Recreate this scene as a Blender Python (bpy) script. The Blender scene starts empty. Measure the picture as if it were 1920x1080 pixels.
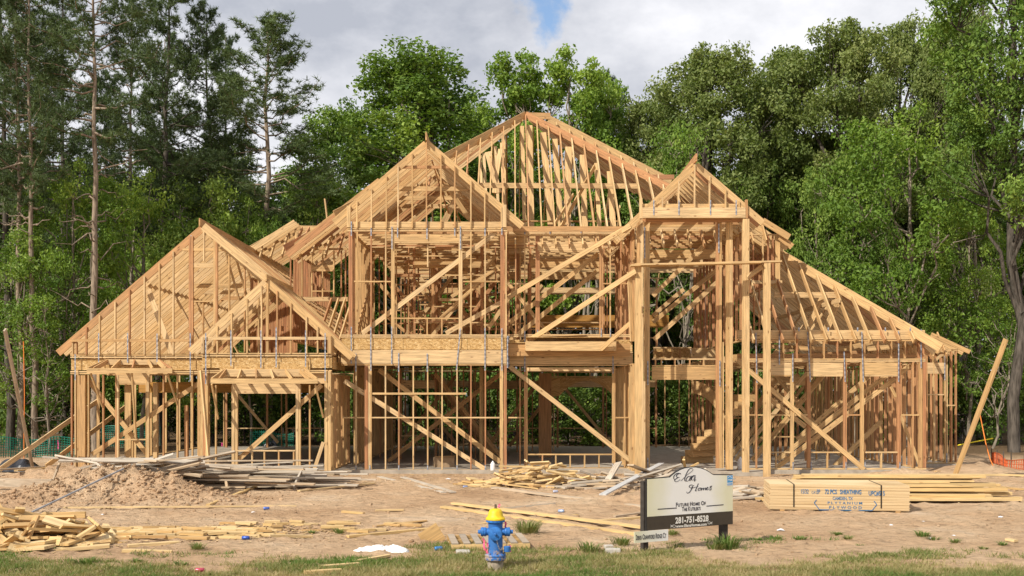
import bpy, bmesh, math, random
import numpy as np
from mathutils import Vector, Matrix, Euler, noise as mnoise

# ------------------------------------------------------------------ camera, world, sun
SC = bpy.context.scene
COL = SC.collection
CAM_Z = 2.3
F = 1980.0                      # focal length in photo pixels (photo 1920 wide)
cam_d = bpy.data.cameras.new('camera')
cam = bpy.data.objects.new('camera', cam_d)
COL.objects.link(cam)
cam.location = (0, 0, CAM_Z)
cam.rotation_euler = (math.radians(90), 0, 0)
cam_d.sensor_width = 36.0
cam_d.lens = 36.0 * F / 1920.0
cam_d.shift_y = 200.0 / 1920.0
cam_d.clip_start = 0.1
cam_d.clip_end = 2000
SC.camera = cam

SUN_TO = Vector((-0.58, -0.56, 0.68)).normalized()     # towards the sun
SUN_EL = math.asin(SUN_TO.z)
SUN_AZ = math.atan2(SUN_TO.x, SUN_TO.y)
sun_d = bpy.data.lights.new('sun', 'SUN')
sun_d.energy = 4.1
sun_d.angle = math.radians(0.6)
sun_d.color = (1.0, 0.93, 0.82)
sun = bpy.data.objects.new('sun', sun_d)
COL.objects.link(sun)
sun.rotation_euler = SUN_TO.to_track_quat('Z', 'Y').to_euler()
sun.location = (-20, -20, 40)

W = bpy.data.worlds.new('World')
SC.world = W
W.use_nodes = True
nt = W.node_tree
nt.nodes.clear()
N = nt.nodes.new
L = nt.links.new
out = N('ShaderNodeOutputWorld')
bg = N('ShaderNodeBackground')
bg.inputs['Strength'].default_value = 0.14
sky = N('ShaderNodeTexSky')
sky.sky_type = 'NISHITA'
sky.sun_disc = False
sky.sun_elevation = SUN_EL
sky.sun_rotation = SUN_AZ
sky.air_density = 1.0
sky.dust_density = 0.6
tc = N('ShaderNodeTexCoord')
nrm = N('ShaderNodeVectorMath'); nrm.operation = 'NORMALIZE'
L(tc.outputs['Generated'], nrm.inputs[0])
# cloud deck: brightness varies, one blue gap left open in it
n1 = N('ShaderNodeTexNoise'); n1.inputs['Scale'].default_value = 2.6; n1.inputs['Detail'].default_value = 7; n1.inputs['Roughness'].default_value = 0.6
mp = N('ShaderNodeMapping'); mp.inputs['Scale'].default_value = (1.0, 1.0, 1.7); mp.inputs['Location'].default_value = (0.35, 0.2, 0.15)
L(nrm.outputs[0], mp.inputs['Vector']); L(mp.outputs[0], n1.inputs['Vector'])
cr = N('ShaderNodeValToRGB')
e = cr.color_ramp.elements
e[0].position = 0.40; e[0].color = (2.75, 2.9, 3.3, 1)
e[1].position = 0.62; e[1].color = (5.5, 5.5, 5.7, 1)
L(n1.outputs['Fac'], cr.inputs['Fac'])
n2 = N('ShaderNodeTexNoise'); n2.inputs['Scale'].default_value = 9.0; n2.inputs['Detail'].default_value = 8; n2.inputs['Roughness'].default_value = 0.6
L(nrm.outputs[0], n2.inputs['Vector'])
sub = N('ShaderNodeVectorMath'); sub.operation = 'SUBTRACT'
sub.inputs[1].default_value = Vector((0.032, 1.0, 0.365)).normalized()
L(nrm.outputs[0], sub.inputs[0])
rot = N('ShaderNodeVectorRotate'); rot.rotation_type = 'Y_AXIS'; rot.inputs['Angle'].default_value = math.radians(13)
L(sub.outputs[0], rot.inputs['Vector'])
mul = N('ShaderNodeVectorMath'); mul.operation = 'MULTIPLY'; mul.inputs[1].default_value = (1.0, 1.0, 0.27)
L(rot.outputs[0], mul.inputs[0])
ln = N('ShaderNodeVectorMath'); ln.operation = 'LENGTH'; L(mul.outputs[0], ln.inputs[0])
ma = N('ShaderNodeMath'); ma.operation = 'MULTIPLY_ADD'; ma.inputs[1].default_value = 0.11; ma.inputs[2].default_value = -0.052
L(n2.outputs['Fac'], ma.inputs[0])
ad = N('ShaderNodeMath'); ad.operation = 'ADD'; L(ln.outputs['Value'], ad.inputs[0]); L(ma.outputs[0], ad.inputs[1])
mr = N('ShaderNodeMapRange'); mr.interpolation_type = 'SMOOTHSTEP'
mr.inputs['From Min'].default_value = 0.010; mr.inputs['From Max'].default_value = 0.024
mr.inputs['To Min'].default_value = 0.0
L(ad.outputs[0], mr.inputs['Value'])
# brighter rim right of the gap
mix = N('ShaderNodeMix'); mix.data_type = 'RGBA'
L(mr.outputs[0], mix.inputs['Factor']); L(sky.outputs[0], mix.inputs['A']); L(cr.outputs[0], mix.inputs['B'])
L(mix.outputs['Result'], bg.inputs['Color'])
L(bg.outputs[0], out.inputs['Surface'])

SC.view_settings.view_transform = 'Standard'
SC.view_settings.look = 'None'
SC.view_settings.gamma = 1
SC.view_settings.exposure = 0.42
SC.view_settings.use_curve_mapping = False
SC.cycles.max_bounces = 6
SC.cycles.diffuse_bounces = 4
SC.cycles.transparent_max_bounces = 8
SC.cycles.use_denoising = True

R = random.Random(7)

# ------------------------------------------------------------------ helpers
def P(px, py, Y):
    """world point at depth Y metres that stands where photo pixel (px, py) sees it"""
    return Vector(((px - 960.0) / F * Y, Y, CAM_Z + (740.0 - py) / F * Y))

def G(py, z=0.0):
    """depth of a point of height z on the ground seen at photo row py"""
    return F * (CAM_Z - z) / (py - 740.0)

def new_mesh(name, verts, faces, mat=None, smooth=False, uvs=None, tone=None):
    me = bpy.data.meshes.new(name)
    verts = np.asarray(verts, dtype=np.float32)
    if isinstance(faces, np.ndarray):
        k = faces.shape[1]; nf = len(faces)
        me.vertices.add(len(verts)); me.vertices.foreach_set('co', verts.ravel())
        me.loops.add(nf * k); me.loops.foreach_set('vertex_index', faces.astype(np.int32).ravel())
        me.polygons.add(nf)
        me.polygons.foreach_set('loop_start', np.arange(0, nf * k, k, dtype=np.int32))
        try: me.polygons.foreach_set('loop_total', np.full(nf, k, dtype=np.int32))
        except Exception: pass
    else:
        me.from_pydata([tuple(v) for v in verts], [], faces)
    me.update(calc_edges=True)
    if tone is not None:
        at = me.attributes.new('tone', 'FLOAT', 'FACE')
        at.data.foreach_set('value', np.asarray(tone, dtype=np.float32))
    if uvs is not None:
        uv = me.uv_layers.new(name='UVMap')
        uv.data.foreach_set('uv', np.asarray(uvs, dtype=np.float32).ravel())
    me.polygons.foreach_set('use_smooth', np.full(len(me.polygons), bool(smooth)))
    if mat is not None:
        me.materials.append(mat)
    me.validate()
    return me

def link(name, data, parent=None, loc=None, rot=None, label=None, cat=None, group=None, kind=None):
    o = bpy.data.objects.new(name, data)
    COL.objects.link(o)
    if loc is not None: o.location = loc
    if rot is not None: o.rotation_euler = rot
    if parent is not None: o.parent = parent
    tag(o, label, cat, group, kind)
    return o

def tag(o, label=None, cat=None, group=None, kind=None):
    if label: o['label'] = label
    if cat: o['category'] = cat
    if group: o['group'] = group
    if kind: o['kind'] = kind
    return o

def empty(name, loc, label, cat, group=None, rz=0.0):
    return link(name, None, None, loc, (0, 0, rz), label, cat, group)

# ---- unit boxes along local X with UVs in metres (u along the grain)
BOXF = [(0, 1, 3, 2), (4, 6, 7, 5), (0, 4, 5, 1), (2, 3, 7, 6), (0, 2, 6, 4), (1, 5, 7, 3)]
def box_arrays(l, w, t, bend=0.0):
    """length l on X (from 0), thickness t on Y, width w on Z"""
    v = [(x, y, z) for x in (0, l) for y in (-t / 2, t / 2) for z in (-w / 2, w / 2)]
    uv = []
    for f in BOXF:
        for i in f:
            x, y, z = v[i]
            if f[0] == 0 and f[1] == 1 or f[0] == 4 and f[1] == 6: uv.append((y * 0.3, z))   # ends
            elif f in (BOXF[2], BOXF[3]): uv.append((x, z))
            else: uv.append((x, y))
    return v, uv
# index order: (x0y0z0)=0,(x0y0z1)=1,(x0y1z0)=2,(x0y1z1)=3,4..7 at x1
BOXF = [(0, 1, 3, 2), (4, 6, 7, 5), (0, 4, 5, 1), (2, 3, 7, 6), (0, 2, 6, 4), (1, 5, 7, 3)]
_cache = {}
def box_mesh(l, w, t, mat):
    key = (round(l, 2), round(w, 3), round(t, 3), mat.name)
    if key not in _cache:
        v, uv = box_arrays(key[0], key[1], key[2])
        me = new_mesh('board', v, np.array(BOXF), mat, uvs=uv)
        _cache[key] = me
    return _cache[key]

def basis(a, b, up=(0, 0, 1)):
    x = (b - a).normalized()
    u = Vector(up)
    y = u.cross(x)
    if y.length < 1e-4:
        y = Vector((0, 1, 0)).cross(x)
    y.normalize()
    z = x.cross(y)
    return Matrix(((x.x, y.x, z.x, a.x), (x.y, y.y, z.y, a.y), (x.z, y.z, z.z, a.z), (0, 0, 0, 1)))

def lathe(prof, seg=24, cap=True):
    v = []; f = []
    for r, z in prof:
        for k in range(seg):
            a = 2 * math.pi * k / seg
            v.append((r * math.cos(a), r * math.sin(a), z))
    for i in range(len(prof) - 1):
        for k in range(seg):
            k2 = (k + 1) % seg
            f.append((i * seg + k, i * seg + k2, (i + 1) * seg + k2, (i + 1) * seg + k))
    if cap:
        f.append(tuple(range(seg))[::-1]); f.append(tuple((len(prof) - 1) * seg + k for k in range(seg)))
    return v, f

def tube_arrays(pts, rads, seg=6):
    pts = np.asarray(pts, dtype=float); n = len(pts)
    d = np.gradient(pts, axis=0); d /= (np.linalg.norm(d, axis=1)[:, None] + 1e-9)
    ref = np.array([0.31, 0.95, 0.05])
    s = np.cross(d, ref); s /= (np.linalg.norm(s, axis=1)[:, None] + 1e-9)
    t = np.cross(d, s)
    ang = np.linspace(0, 2 * np.pi, seg, endpoint=False)
    ring = (np.cos(ang)[None, :, None] * s[:, None, :] + np.sin(ang)[None, :, None] * t[:, None, :]) * np.asarray(rads)[:, None, None]
    v = (pts[:, None, :] + ring).reshape(-1, 3)
    i = np.arange(n - 1)[:, None] * seg; k = np.arange(seg)[None, :]; k2 = (k + 1) % seg
    f = np.stack([i + k, i + k2, i + seg + k2, i + seg + k], -1).reshape(-1, 4)
    return v, f

class Join:
    def __init__(self): self.v = []; self.f = []; self.n = 0; self.t = []
    def add(self, v, f, tone=None):
        v = np.asarray(v, dtype=float); f = np.asarray(f)
        self.v.append(v); self.f.append(f + self.n); self.n += len(v)
        self.t.append(np.full(len(f), 0.5 if tone is None else tone))
    def mesh(self, name, mat, smooth=False):
        return new_mesh(name, np.concatenate(self.v), np.concatenate(self.f), mat, smooth, tone=np.concatenate(self.t))

# ------------------------------------------------------------------ materials
def mat_new(name):
    m = bpy.data.materials.new(name); m.use_nodes = True
    t = m.node_tree; b = t.nodes['Principled BSDF']
    b.inputs['Roughness'].default_value = 0.8
    b.inputs['Specular IOR Level'].default_value = 0.25
    return m, t, b

def ramp(t, stops):
    r = t.nodes.new('ShaderNodeValToRGB'); el = r.color_ramp.elements
    while len(el) < len(stops): el.new(0.5)
    for i, (p, c) in enumerate(stops):
        el[i].position = p; el[i].color = (*c, 1)
    return r

def mixc(t, mode, fac, a, b):
    m = t.nodes.new('ShaderNodeMix'); m.data_type = 'RGBA'; m.blend_type = mode
    for s, val in (('Factor', fac), ('A', a), ('B', b)):
        if hasattr(val, 'is_linked') or isinstance(val, bpy.types.NodeSocket): t.links.new(val, m.inputs[s])
        elif s == 'Factor': m.inputs[s].default_value = val
        else: m.inputs[s].default_value = (*val, 1)
    return m.outputs['Result']

def wood(name, stops, grain=0.35, knots=0.7, rough=0.75, stain=0.25):
    m, t, b = mat_new(name); nd = t.nodes.new; lk = t.links.new
    oi = nd('ShaderNodeObjectInfo'); at = nd('ShaderNodeAttribute'); at.attribute_name = 'tone'
    sepc = nd('ShaderNodeSeparateColor'); lk(oi.outputs['Color'], sepc.inputs[0])
    add = nd('ShaderNodeMath'); add.operation = 'ADD'
    lk(sepc.outputs[0], add.inputs[0]); lk(at.outputs['Fac'], add.inputs[1])
    cr = ramp(t, stops); lk(add.outputs[0], cr.inputs['Fac'])
    uv = nd('ShaderNodeUVMap')
    off = nd('ShaderNodeVectorMath'); off.operation = 'MULTIPLY_ADD'
    cmb = nd('ShaderNodeCombineXYZ'); lk(oi.outputs['Random'], cmb.inputs[0]); lk(oi.outputs['Random'], cmb.inputs[1]); lk(oi.outputs['Random'], cmb.inputs[2])
    lk(cmb.outputs[0], off.inputs[0]); off.inputs[1].default_value = (57.3, 31.7, 91.1); lk(uv.outputs[0], off.inputs[2])
    mp1 = nd('ShaderNodeMapping'); mp1.inputs['Scale'].default_value = (1.1, 22, 1); lk(off.outputs[0], mp1.inputs[0])
    n1 = nd('ShaderNodeTexNoise'); n1.inputs['Scale'].default_value = 1.6; n1.inputs['Detail'].default_value = 5; n1.inputs['Distortion'].default_value = 0.6
    lk(mp1.outputs[0], n1.inputs['Vector'])
    g = ramp(t, [(0.32, (1 - grain,) * 3), (0.68, (1.08,) * 3)]); lk(n1.outputs['Fac'], g.inputs['Fac'])
    c = mixc(t, 'MULTIPLY', 1.0, cr.outputs[0], g.outputs[0])
    mp2 = nd('ShaderNodeMapping'); mp2.inputs['Scale'].default_value = (2.6, 7.5, 1); lk(off.outputs[0], mp2.inputs[0])
    vo = nd('ShaderNodeTexVoronoi'); vo.inputs['Scale'].default_value = 1.0; lk(mp2.outputs[0], vo.inputs['Vector'])
    k = nd('ShaderNodeMapRange'); k.inputs['From Min'].default_value = 0.07; k.inputs['From Max'].default_value = 0.16
    k.inputs['To Min'].default_value = knots; k.inputs['To Max'].default_value = 0.0; lk(vo.outputs['Distance'], k.inputs['Value'])
    c = mixc(t, 'MIX', k.outputs[0], c, (0.16, 0.07, 0.025))
    n3 = nd('ShaderNodeTexNoise'); n3.inputs['Scale'].default_value = 0.9; n3.inputs['Detail'].default_value = 3; lk(off.outputs[0], n3.inputs['Vector'])
    s = nd('ShaderNodeMapRange'); s.inputs['From Min'].default_value = 0.52; s.inputs['From Max'].default_value = 0.75; s.inputs['To Max'].default_value = stain
    lk(n3.outputs['Fac'], s.inputs['Value'])
    c = mixc(t, 'MIX', s.outputs[0], c, (0.30, 0.19, 0.10))
    lk(c, b.inputs['Base Color']); b.inputs['Roughness'].default_value = rough
    return m

M = {}
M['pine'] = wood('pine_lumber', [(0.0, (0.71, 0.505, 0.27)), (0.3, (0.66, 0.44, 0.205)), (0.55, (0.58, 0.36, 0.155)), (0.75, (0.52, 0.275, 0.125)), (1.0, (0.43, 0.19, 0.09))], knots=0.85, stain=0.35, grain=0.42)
M['offcut'] = wood('fresh_offcut_lumber', [(0.0, (0.72, 0.54, 0.29)), (0.5, (0.65, 0.45, 0.20)), (1.0, (0.50, 0.30, 0.125))], knots=0.5)
M['grey_wood'] = wood('weathered_lumber', [(0.0, (0.60, 0.53, 0.43)), (0.4, (0.53, 0.455, 0.36)), (0.7, (0.55, 0.41, 0.26)), (1.0, (0.40, 0.34, 0.27))], grain=0.4, knots=0.5, stain=0.3)
M['lvl'] = wood('engineered_beam', [(0.0, (0.50, 0.27, 0.07)), (1.0, (0.42, 0.21, 0.05))], knots=0)

def osb():
    m, t, b = mat_new('strand_board'); nd = t.nodes.new; lk = t.links.new
    uv = nd('ShaderNodeUVMap')
    vo = nd('ShaderNodeTexVoronoi'); vo.inputs['Scale'].default_value = 22
    mp = nd('ShaderNodeMapping'); mp.inputs['Scale'].default_value = (1, 1.9, 1); lk(uv.outputs[0], mp.inputs[0])
    nn = nd('ShaderNodeTexNoise'); nn.inputs['Scale'].default_value = 9; lk(mp.outputs[0], nn.inputs['Vector'])
    mx = nd('ShaderNodeVectorMath'); mx.operation = 'MULTIPLY_ADD'; mx.inputs[1].default_value = (0.25, 0.25, 0.25)
    lk(nn.outputs['Color'], mx.inputs[0]); lk(mp.outputs[0], mx.inputs[2]); lk(mx.outputs[0], vo.inputs['Vector'])
    sp = nd('ShaderNodeSeparateColor'); lk(vo.outputs['Color'], sp.inputs[0])
    cr = ramp(t, [(0.0, (0.30, 0.17, 0.06)), (0.4, (0.47, 0.29, 0.11)), (0.8, (0.58, 0.38, 0.16)), (1, (0.68, 0.50, 0.26))])
    lk(sp.outputs[0], cr.inputs['Fac']); lk(cr.outputs[0], b.inputs['Base Color'])
    return m
M['osb'] = osb()

def strap_mat():
    m, t, b = mat_new('galvanised_strap'); nd = t.nodes.new; lk = t.links.new
    uv = nd('ShaderNodeUVMap'); sp = nd('ShaderNodeSeparateXYZ'); lk(uv.outputs[0], sp.inputs[0])
    w = nd('ShaderNodeMath'); w.operation = 'FRACT'; mu = nd('ShaderNodeMath'); mu.operation = 'MULTIPLY'; mu.inputs[1].default_value = 7.5
    lk(sp.outputs[0], mu.inputs[0]); lk(mu.outputs[0], w.inputs[0])
    cr = ramp(t, [(0.25, (0.40, 0.415, 0.44)), (0.35, (0.19, 0.215, 0.265)), (0.80, (0.24, 0.27, 0.325)), (0.88, (0.40, 0.415, 0.44))])
    lk(w.outputs[0], cr.inputs['Fac']); lk(cr.outputs[0], b.inputs['Base Color'])
    b.inputs['Metallic'].default_value = 0.25; b.inputs['Roughness'].default_value = 0.45
    return m
M['strap'] = strap_mat()

def plain(name, col, rough=0.7, metallic=0.0, var=0.15, scale=12.0, bump=0.0, spec=0.3):
    m, t, b = mat_new(name); nd = t.nodes.new; lk = t.links.new
    tcn = nd('ShaderNodeTexCoord')
    n = nd('ShaderNodeTexNoise'); n.inputs['Scale'].default_value = scale; n.inputs['Detail'].default_value = 6
    lk(tcn.outputs['Object'], n.inputs['Vector'])
    cr = ramp(t, [(0.3, tuple(c * (1 - var) for c in col)), (0.7, tuple(min(1, c * (1 + var)) for c in col))])
    lk(n.outputs['Fac'], cr.inputs['Fac']); lk(cr.outputs[0], b.inputs['Base Color'])
    b.inputs['Roughness'].default_value = rough; b.inputs['Metallic'].default_value = metallic; b.inputs['Specular IOR Level'].default_value = spec
    if bump:
        bp = nd('ShaderNodeBump'); bp.inputs['Strength'].default_value = bump; bp.inputs['Distance'].default_value = 0.02
        lk(n.outputs['Fac'], bp.inputs['Height']); lk(bp.outputs[0], b.inputs['Normal'])
    return m
M['concrete'] = plain('concrete', (0.36, 0.315, 0.255), 0.9, var=0.2, scale=5, bump=0.2)
M['block'] = plain('concrete_block', (0.45, 0.42, 0.37), 0.9, var=0.15, scale=20, bump=0.3)

def leafmat(name, stops, transl=0.3, rough=0.55):
    m, t, b = mat_new(name); nd = t.nodes.new; lk = t.links.new
    at = nd('ShaderNodeAttribute'); at.attribute_name = 'tone'
    oi = nd('ShaderNodeObjectInfo')
    mm = nd('ShaderNodeMath'); mm.operation = 'MULTIPLY_ADD'; mm.inputs[1].default_value = 0.25; mm.inputs[2].default_value = -0.125
    lk(oi.outputs['Random'], mm.inputs[0])
    ad = nd('ShaderNodeMath'); ad.operation = 'ADD'; lk(mm.outputs[0], ad.inputs[0]); lk(at.outputs['Fac'], ad.inputs[1])
    cr = ramp(t, stops); lk(ad.outputs[0], cr.inputs['Fac'])
    lk(cr.outputs[0], b.inputs['Base Color']); b.inputs['Roughness'].default_value = rough; b.inputs['Specular IOR Level'].default_value = 0.3
    tr = nd('ShaderNodeBsdfTranslucent')
    c2 = mixc(t, 'MULTIPLY', 1.0, cr.outputs[0], (1.15, 1.25, 0.5)); lk(c2, tr.inputs['Color'])
    ms = nd('ShaderNodeMixShader'); ms.inputs[0].default_value = transl
    lk(b.outputs[0], ms.inputs[1]); lk(tr.outputs[0], ms.inputs[2])
    lk(ms.outputs[0], t.nodes['Material Output'].inputs['Surface'])
    return m
M['leaf_oak'] = leafmat('oak_leaf', [(0.0, (0.0812, 0.1295, 0.0315)), (0.5, (0.1623, 0.2132, 0.0543)), (1.0, (0.2951, 0.3275, 0.1142))])
M['leaf_green'] = leafmat('hardwood_leaf', [(0.0, (0.0658, 0.1328, 0.024)), (0.5, (0.1463, 0.2389, 0.0414)), (1.0, (0.2834, 0.3805, 0.0716))])
M['leaf_bright'] = leafmat('understory_leaf', [(0.0, (0.0786, 0.1529, 0.0202)), (0.5, (0.1588, 0.2621, 0.0376)), (1.0, (0.3024, 0.4077, 0.0672))], 0.35)
M['leaf_dark'] = leafmat('shade_leaf', [(0.0, (0.0505, 0.098, 0.0189)), (0.5, (0.1033, 0.1782, 0.0321)), (1.0, (0.2295, 0.3119, 0.0605))])
M['needle'] = leafmat('pine_needle', [(0.0, (0.0431, 0.0742, 0.0251)), (0.5, (0.0862, 0.1298, 0.0444)), (1.0, (0.1509, 0.204, 0.0821))], 0.2)
M['grass'] = leafmat('grass_blade', [(0.0, (0.42, 0.34, 0.18)), (0.35, (0.30, 0.27, 0.115)), (0.7, (0.17, 0.20, 0.06)), (1.0, (0.10, 0.20, 0.035))], 0.3, 0.7)

def bark(name, a, b_, sc=1.0):
    m, t, b = mat_new(name); nd = t.nodes.new; lk = t.links.new
    tcn = nd('ShaderNodeTexCoord'); mp = nd('ShaderNodeMapping'); mp.inputs['Scale'].default_value = (9 * sc, 9 * sc, 1.6 * sc)
    lk(tcn.outputs['Object'], mp.inputs[0])
    n = nd('ShaderNodeTexNoise'); n.inputs['Scale'].default_value = 1.5; n.inputs['Detail'].default_value = 6; lk(mp.outputs[0], n.inputs['Vector'])
    cr = ramp(t, [(0.35, a), (0.65, b_)]); lk(n.outputs['Fac'], cr.inputs['Fac']); lk(cr.outputs[0], b.inputs['Base Color'])
    bp = nd('ShaderNodeBump'); bp.inputs['Strength'].default_value = 0.6; bp.inputs['Distance'].default_value = 0.04
    lk(n.outputs['Fac'], bp.inputs['Height']); lk(bp.outputs[0], b.inputs['Normal'])
    b.inputs['Roughness'].default_value = 0.95
    return m
M['bark_pine'] = bark('pine_bark', (0.15, 0.115, 0.085), (0.36, 0.285, 0.21))
M['bark_dark'] = bark('dark_bark', (0.045, 0.038, 0.030), (0.13, 0.11, 0.09))
M['bark_pale'] = bark('pale_bark', (0.15, 0.125, 0.095), (0.33, 0.28, 0.215))

def dirt_mat():
    m, t, b = mat_new('sandy_dirt'); nd = t.nodes.new; lk = t.links.new
    g = nd('ShaderNodeNewGeometry')
    n1 = nd('ShaderNodeTexNoise'); n1.inputs['Scale'].default_value = 0.35; n1.inputs['Detail'].default_value = 8; n1.inputs['Roughness'].default_value = 0.62
    lk(g.outputs['Position'], n1.inputs['Vector'])
    c1 = ramp(t, [(0.30, (0.43, 0.272, 0.155)), (0.46, (0.55, 0.37, 0.222)), (0.60, (0.61, 0.435, 0.275)), (0.75, (0.69, 0.55, 0.40))]); lk(n1.outputs['Fac'], c1.inputs['Fac'])
    mpx = nd('ShaderNodeMapping'); mpx.inputs['Scale'].default_value = (1.0, 2.2, 1.0); lk(g.outputs['Position'], mpx.inputs[0])
    n2 = nd('ShaderNodeTexNoise'); n2.inputs['Scale'].default_value = 3.5; n2.inputs['Detail'].default_value = 10; n2.inputs['Roughness'].default_value = 0.7
    lk(mpx.outputs[0], n2.inputs['Vector'])
    c2 = ramp(t, [(0.34, (0.55,) * 3), (0.46, (0.95,) * 3), (0.58, (1.05,) * 3), (0.70, (1.25,) * 3)]); lk(n2.outputs['Fac'], c2.inputs['Fac'])
    c = mixc(t, 'MULTIPLY', 0.95, c1.outputs[0], c2.outputs[0])
    # fine pebbles and chips
    vo = nd('ShaderNodeTexVoronoi'); vo.inputs['Scale'].default_value = 16; lk(g.outputs['Position'], vo.inputs['Vector'])
    k = nd('ShaderNodeMapRange'); k.inputs['From Min'].default_value = 0.10; k.inputs['From Max'].default_value = 0.2; k.inputs['To Min'].default_value = 0.4; k.inputs['To Max'].default_value = 0
    lk(vo.outputs['Distance'], k.inputs['Value'])
    sc = nd('ShaderNodeSeparateColor'); lk(vo.outputs['Color'], sc.inputs[0])
    pc = ramp(t, [(0.0, (0.17, 0.10, 0.06)), (0.6, (0.45, 0.30, 0.19)), (1.0, (0.74, 0.62, 0.48))]); lk(sc.outputs[0], pc.inputs['Fac'])
    c = mixc(t, 'MIX', k.outputs[0], c, pc.outputs[0])
    # thatch soil under the grass, and forest litter far behind
    sp = nd('ShaderNodeSeparateXYZ'); lk(g.outputs['Position'], sp.inputs[0])
    def maskY(y0, y1):
        a = nd('ShaderNodeMath'); a.operation = 'MULTIPLY_ADD'; a.inputs[1].default_value = 3.0; lk(n1.outputs['Fac'], a.inputs[0]); lk(sp.outputs[1], a.inputs[2])
        q = nd('ShaderNodeMapRange'); q.interpolation_type = 'SMOOTHSTEP'; q.inputs['From Min'].default_value = y0 + 1.5; q.inputs['From Max'].default_value = y1 + 1.5
        lk(a.outputs[0], q.inputs['Value']); return q.outputs[0]
    litter = ramp(t, [(0.3, (0.10, 0.065, 0.035)), (0.7, (0.24, 0.16, 0.09))]); lk(n2.outputs['Fac'], litter.inputs['Fac'])
    c = mixc(t, 'MIX', maskY(37, 42), c, litter.outputs[0])
    lk(c, b.inputs['Base Color']); b.inputs['Roughness'].default_value = 0.95; b.inputs['Specular IOR Level'].default_value = 0.1
    bp = nd('ShaderNodeBump'); bp.inputs['Strength'].default_value = 1.0; bp.inputs['Distance'].default_value = 0.16
    lk(n2.outputs['Fac'], bp.inputs['Height'])
    bp2 = nd('ShaderNodeBump'); bp2.inputs['Strength'].default_value = 0.35; bp2.inputs['Distance'].default_value = 0.02
    n4 = nd('ShaderNodeTexNoise'); n4.inputs['Scale'].default_value = 28; n4.inputs['Detail'].default_value = 4; lk(g.outputs['Position'], n4.inputs['Vector'])
    lk(n4.outputs['Fac'], bp2.inputs['Height']); lk(bp.outputs[0], bp2.inputs['Normal']); lk(bp2.outputs[0], b.inputs['Normal'])
    return m
M['dirt'] = dirt_mat()

# ------------------------------------------------------------------ ground
MOUND = [(-8.9, 23.5, 1.7, 1.1, 0.58), (-7.3, 23.2, 1.3, 0.8, 0.22), (-10.2, 22.6, 1.2, 0.8, 0.20), (-11.6, 27.8, 2.2, 1.0, 0.35),
         (2.6, 22.6, 1.5, 0.5, 0.13), (1.0, 21.2, 1.6, 0.4, 0.10), (11.0, 29.6, 2.0, 0.6, 0.18), (13.8, 31.5, 1.6, 1.0, 0.25)]
def ground_h(x, y):
    h = 0.0
    clod = 0.10
    for cx, cy, rx, ry, hh in MOUND:
        d = ((x - cx) / rx) ** 2 + ((y - cy) / ry) ** 2
        if d < 4:
            k = math.exp(-d * 1.6); h += hh * k; clod += 0.9 * k * (hh / 0.6)
    n = mnoise.noise((x * 0.5, y * 0.7, 1.3)) * 0.045 + mnoise.noise((x * 1.7, y * 2.4, 4.1)) * 0.022
    if y < 46:
        n += mnoise.noise((x * 4.5, y * 5.2, 9.1)) * 0.014 * (1 + 4 * min(clod, 1.2))
        n += abs(mnoise.noise((x * 9.0, y * 9.0, 2.2))) * 0.012 * (0.6 + 8 * max(0, clod - 0.1))
        n += max(0.0, mnoise.noise((x * 5.5, y * 6.5, 7.7)) - .12) * (0.06 + .34 * max(0, clod - 0.1))
        n += mnoise.noise((x * 11, y * 10, 3.3)) * .10 * max(0, clod - .1) + abs(mnoise.noise((x * 2.6, y * 2.9, 6.1))) * .22 * max(0, clod - .1)
        n -= abs(mnoise.noise((x * 0.9 + y * .3, y * 3.4, 5.5))) * 0.05
        for ry_ in (18.4, 20.1):
            dy_ = y - ry_ - .5 * mnoise.noise((x * .22, ry_, 0.5)) - .05 * x
            n += (-.055 * math.exp(-(dy_ / .14) ** 2) + .03 * math.exp(-((abs(dy_) - .28) / .1) ** 2)) * (.55 + .45 * mnoise.noise((x * 2.2, ry_, 3)))
    fade = 0.25 if (29.5 < y < 46 and abs(x) < 14) else 1.0
    return (h + n * fade) - (0.01 if fade < 1 else 0)

def build_ground():
    ys = list(np.arange(9.0, 12.6, 0.15)) + list(np.arange(12.6, 31.0, 0.075)) + list(np.arange(31.0, 50, 0.8)) + list(np.arange(50, 130, 5.0)) + [200, 400, 900]
    us = np.linspace(-1, 1, 300)
    v = []; 
    for y in ys:
        half = 0.52 * y + 1.5 if y < 130 else 0.8 * y + 30
        for u in us:
            x = u * half
            v.append((x, y, ground_h(x, y) if y < 130 else 0))
    nx = len(us)
    i = np.arange(len(ys) - 1)[:, None] * nx; k = np.arange(nx - 1)[None, :]
    f = np.stack([i + k, i + k + 1, i + nx + k + 1, i + nx + k], -1).reshape(-1, 4)
    me = new_mesh('ground', v, f, M['dirt'], smooth=True)
    link('ground', me, kind='structure')
    # the strip behind the camera and to the sides, so the sheet reaches everywhere
    v = [(-900, -300, -0.03), (900, -300, -0.03), (900, 900, -0.08), (-900, 900, -0.08)]
    link('ground_plain', new_mesh('ground_plain', v, [(0, 1, 2, 3)], M['dirt']), loc=(0, 0, -0.12), kind='structure')
build_ground()
# ------------------------------------------------------------------ the timber house frame
HOUSE = empty('timber_house_frame', (0, 31, 0), 'two storey house frame of bare pine studs and open gable rafters', 'house')
HINV = Matrix.Translation(-HOUSE.location)
SPECS = []      # (name, a, b, w, t, up, mat, tone)
HR = random.Random(11)

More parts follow.
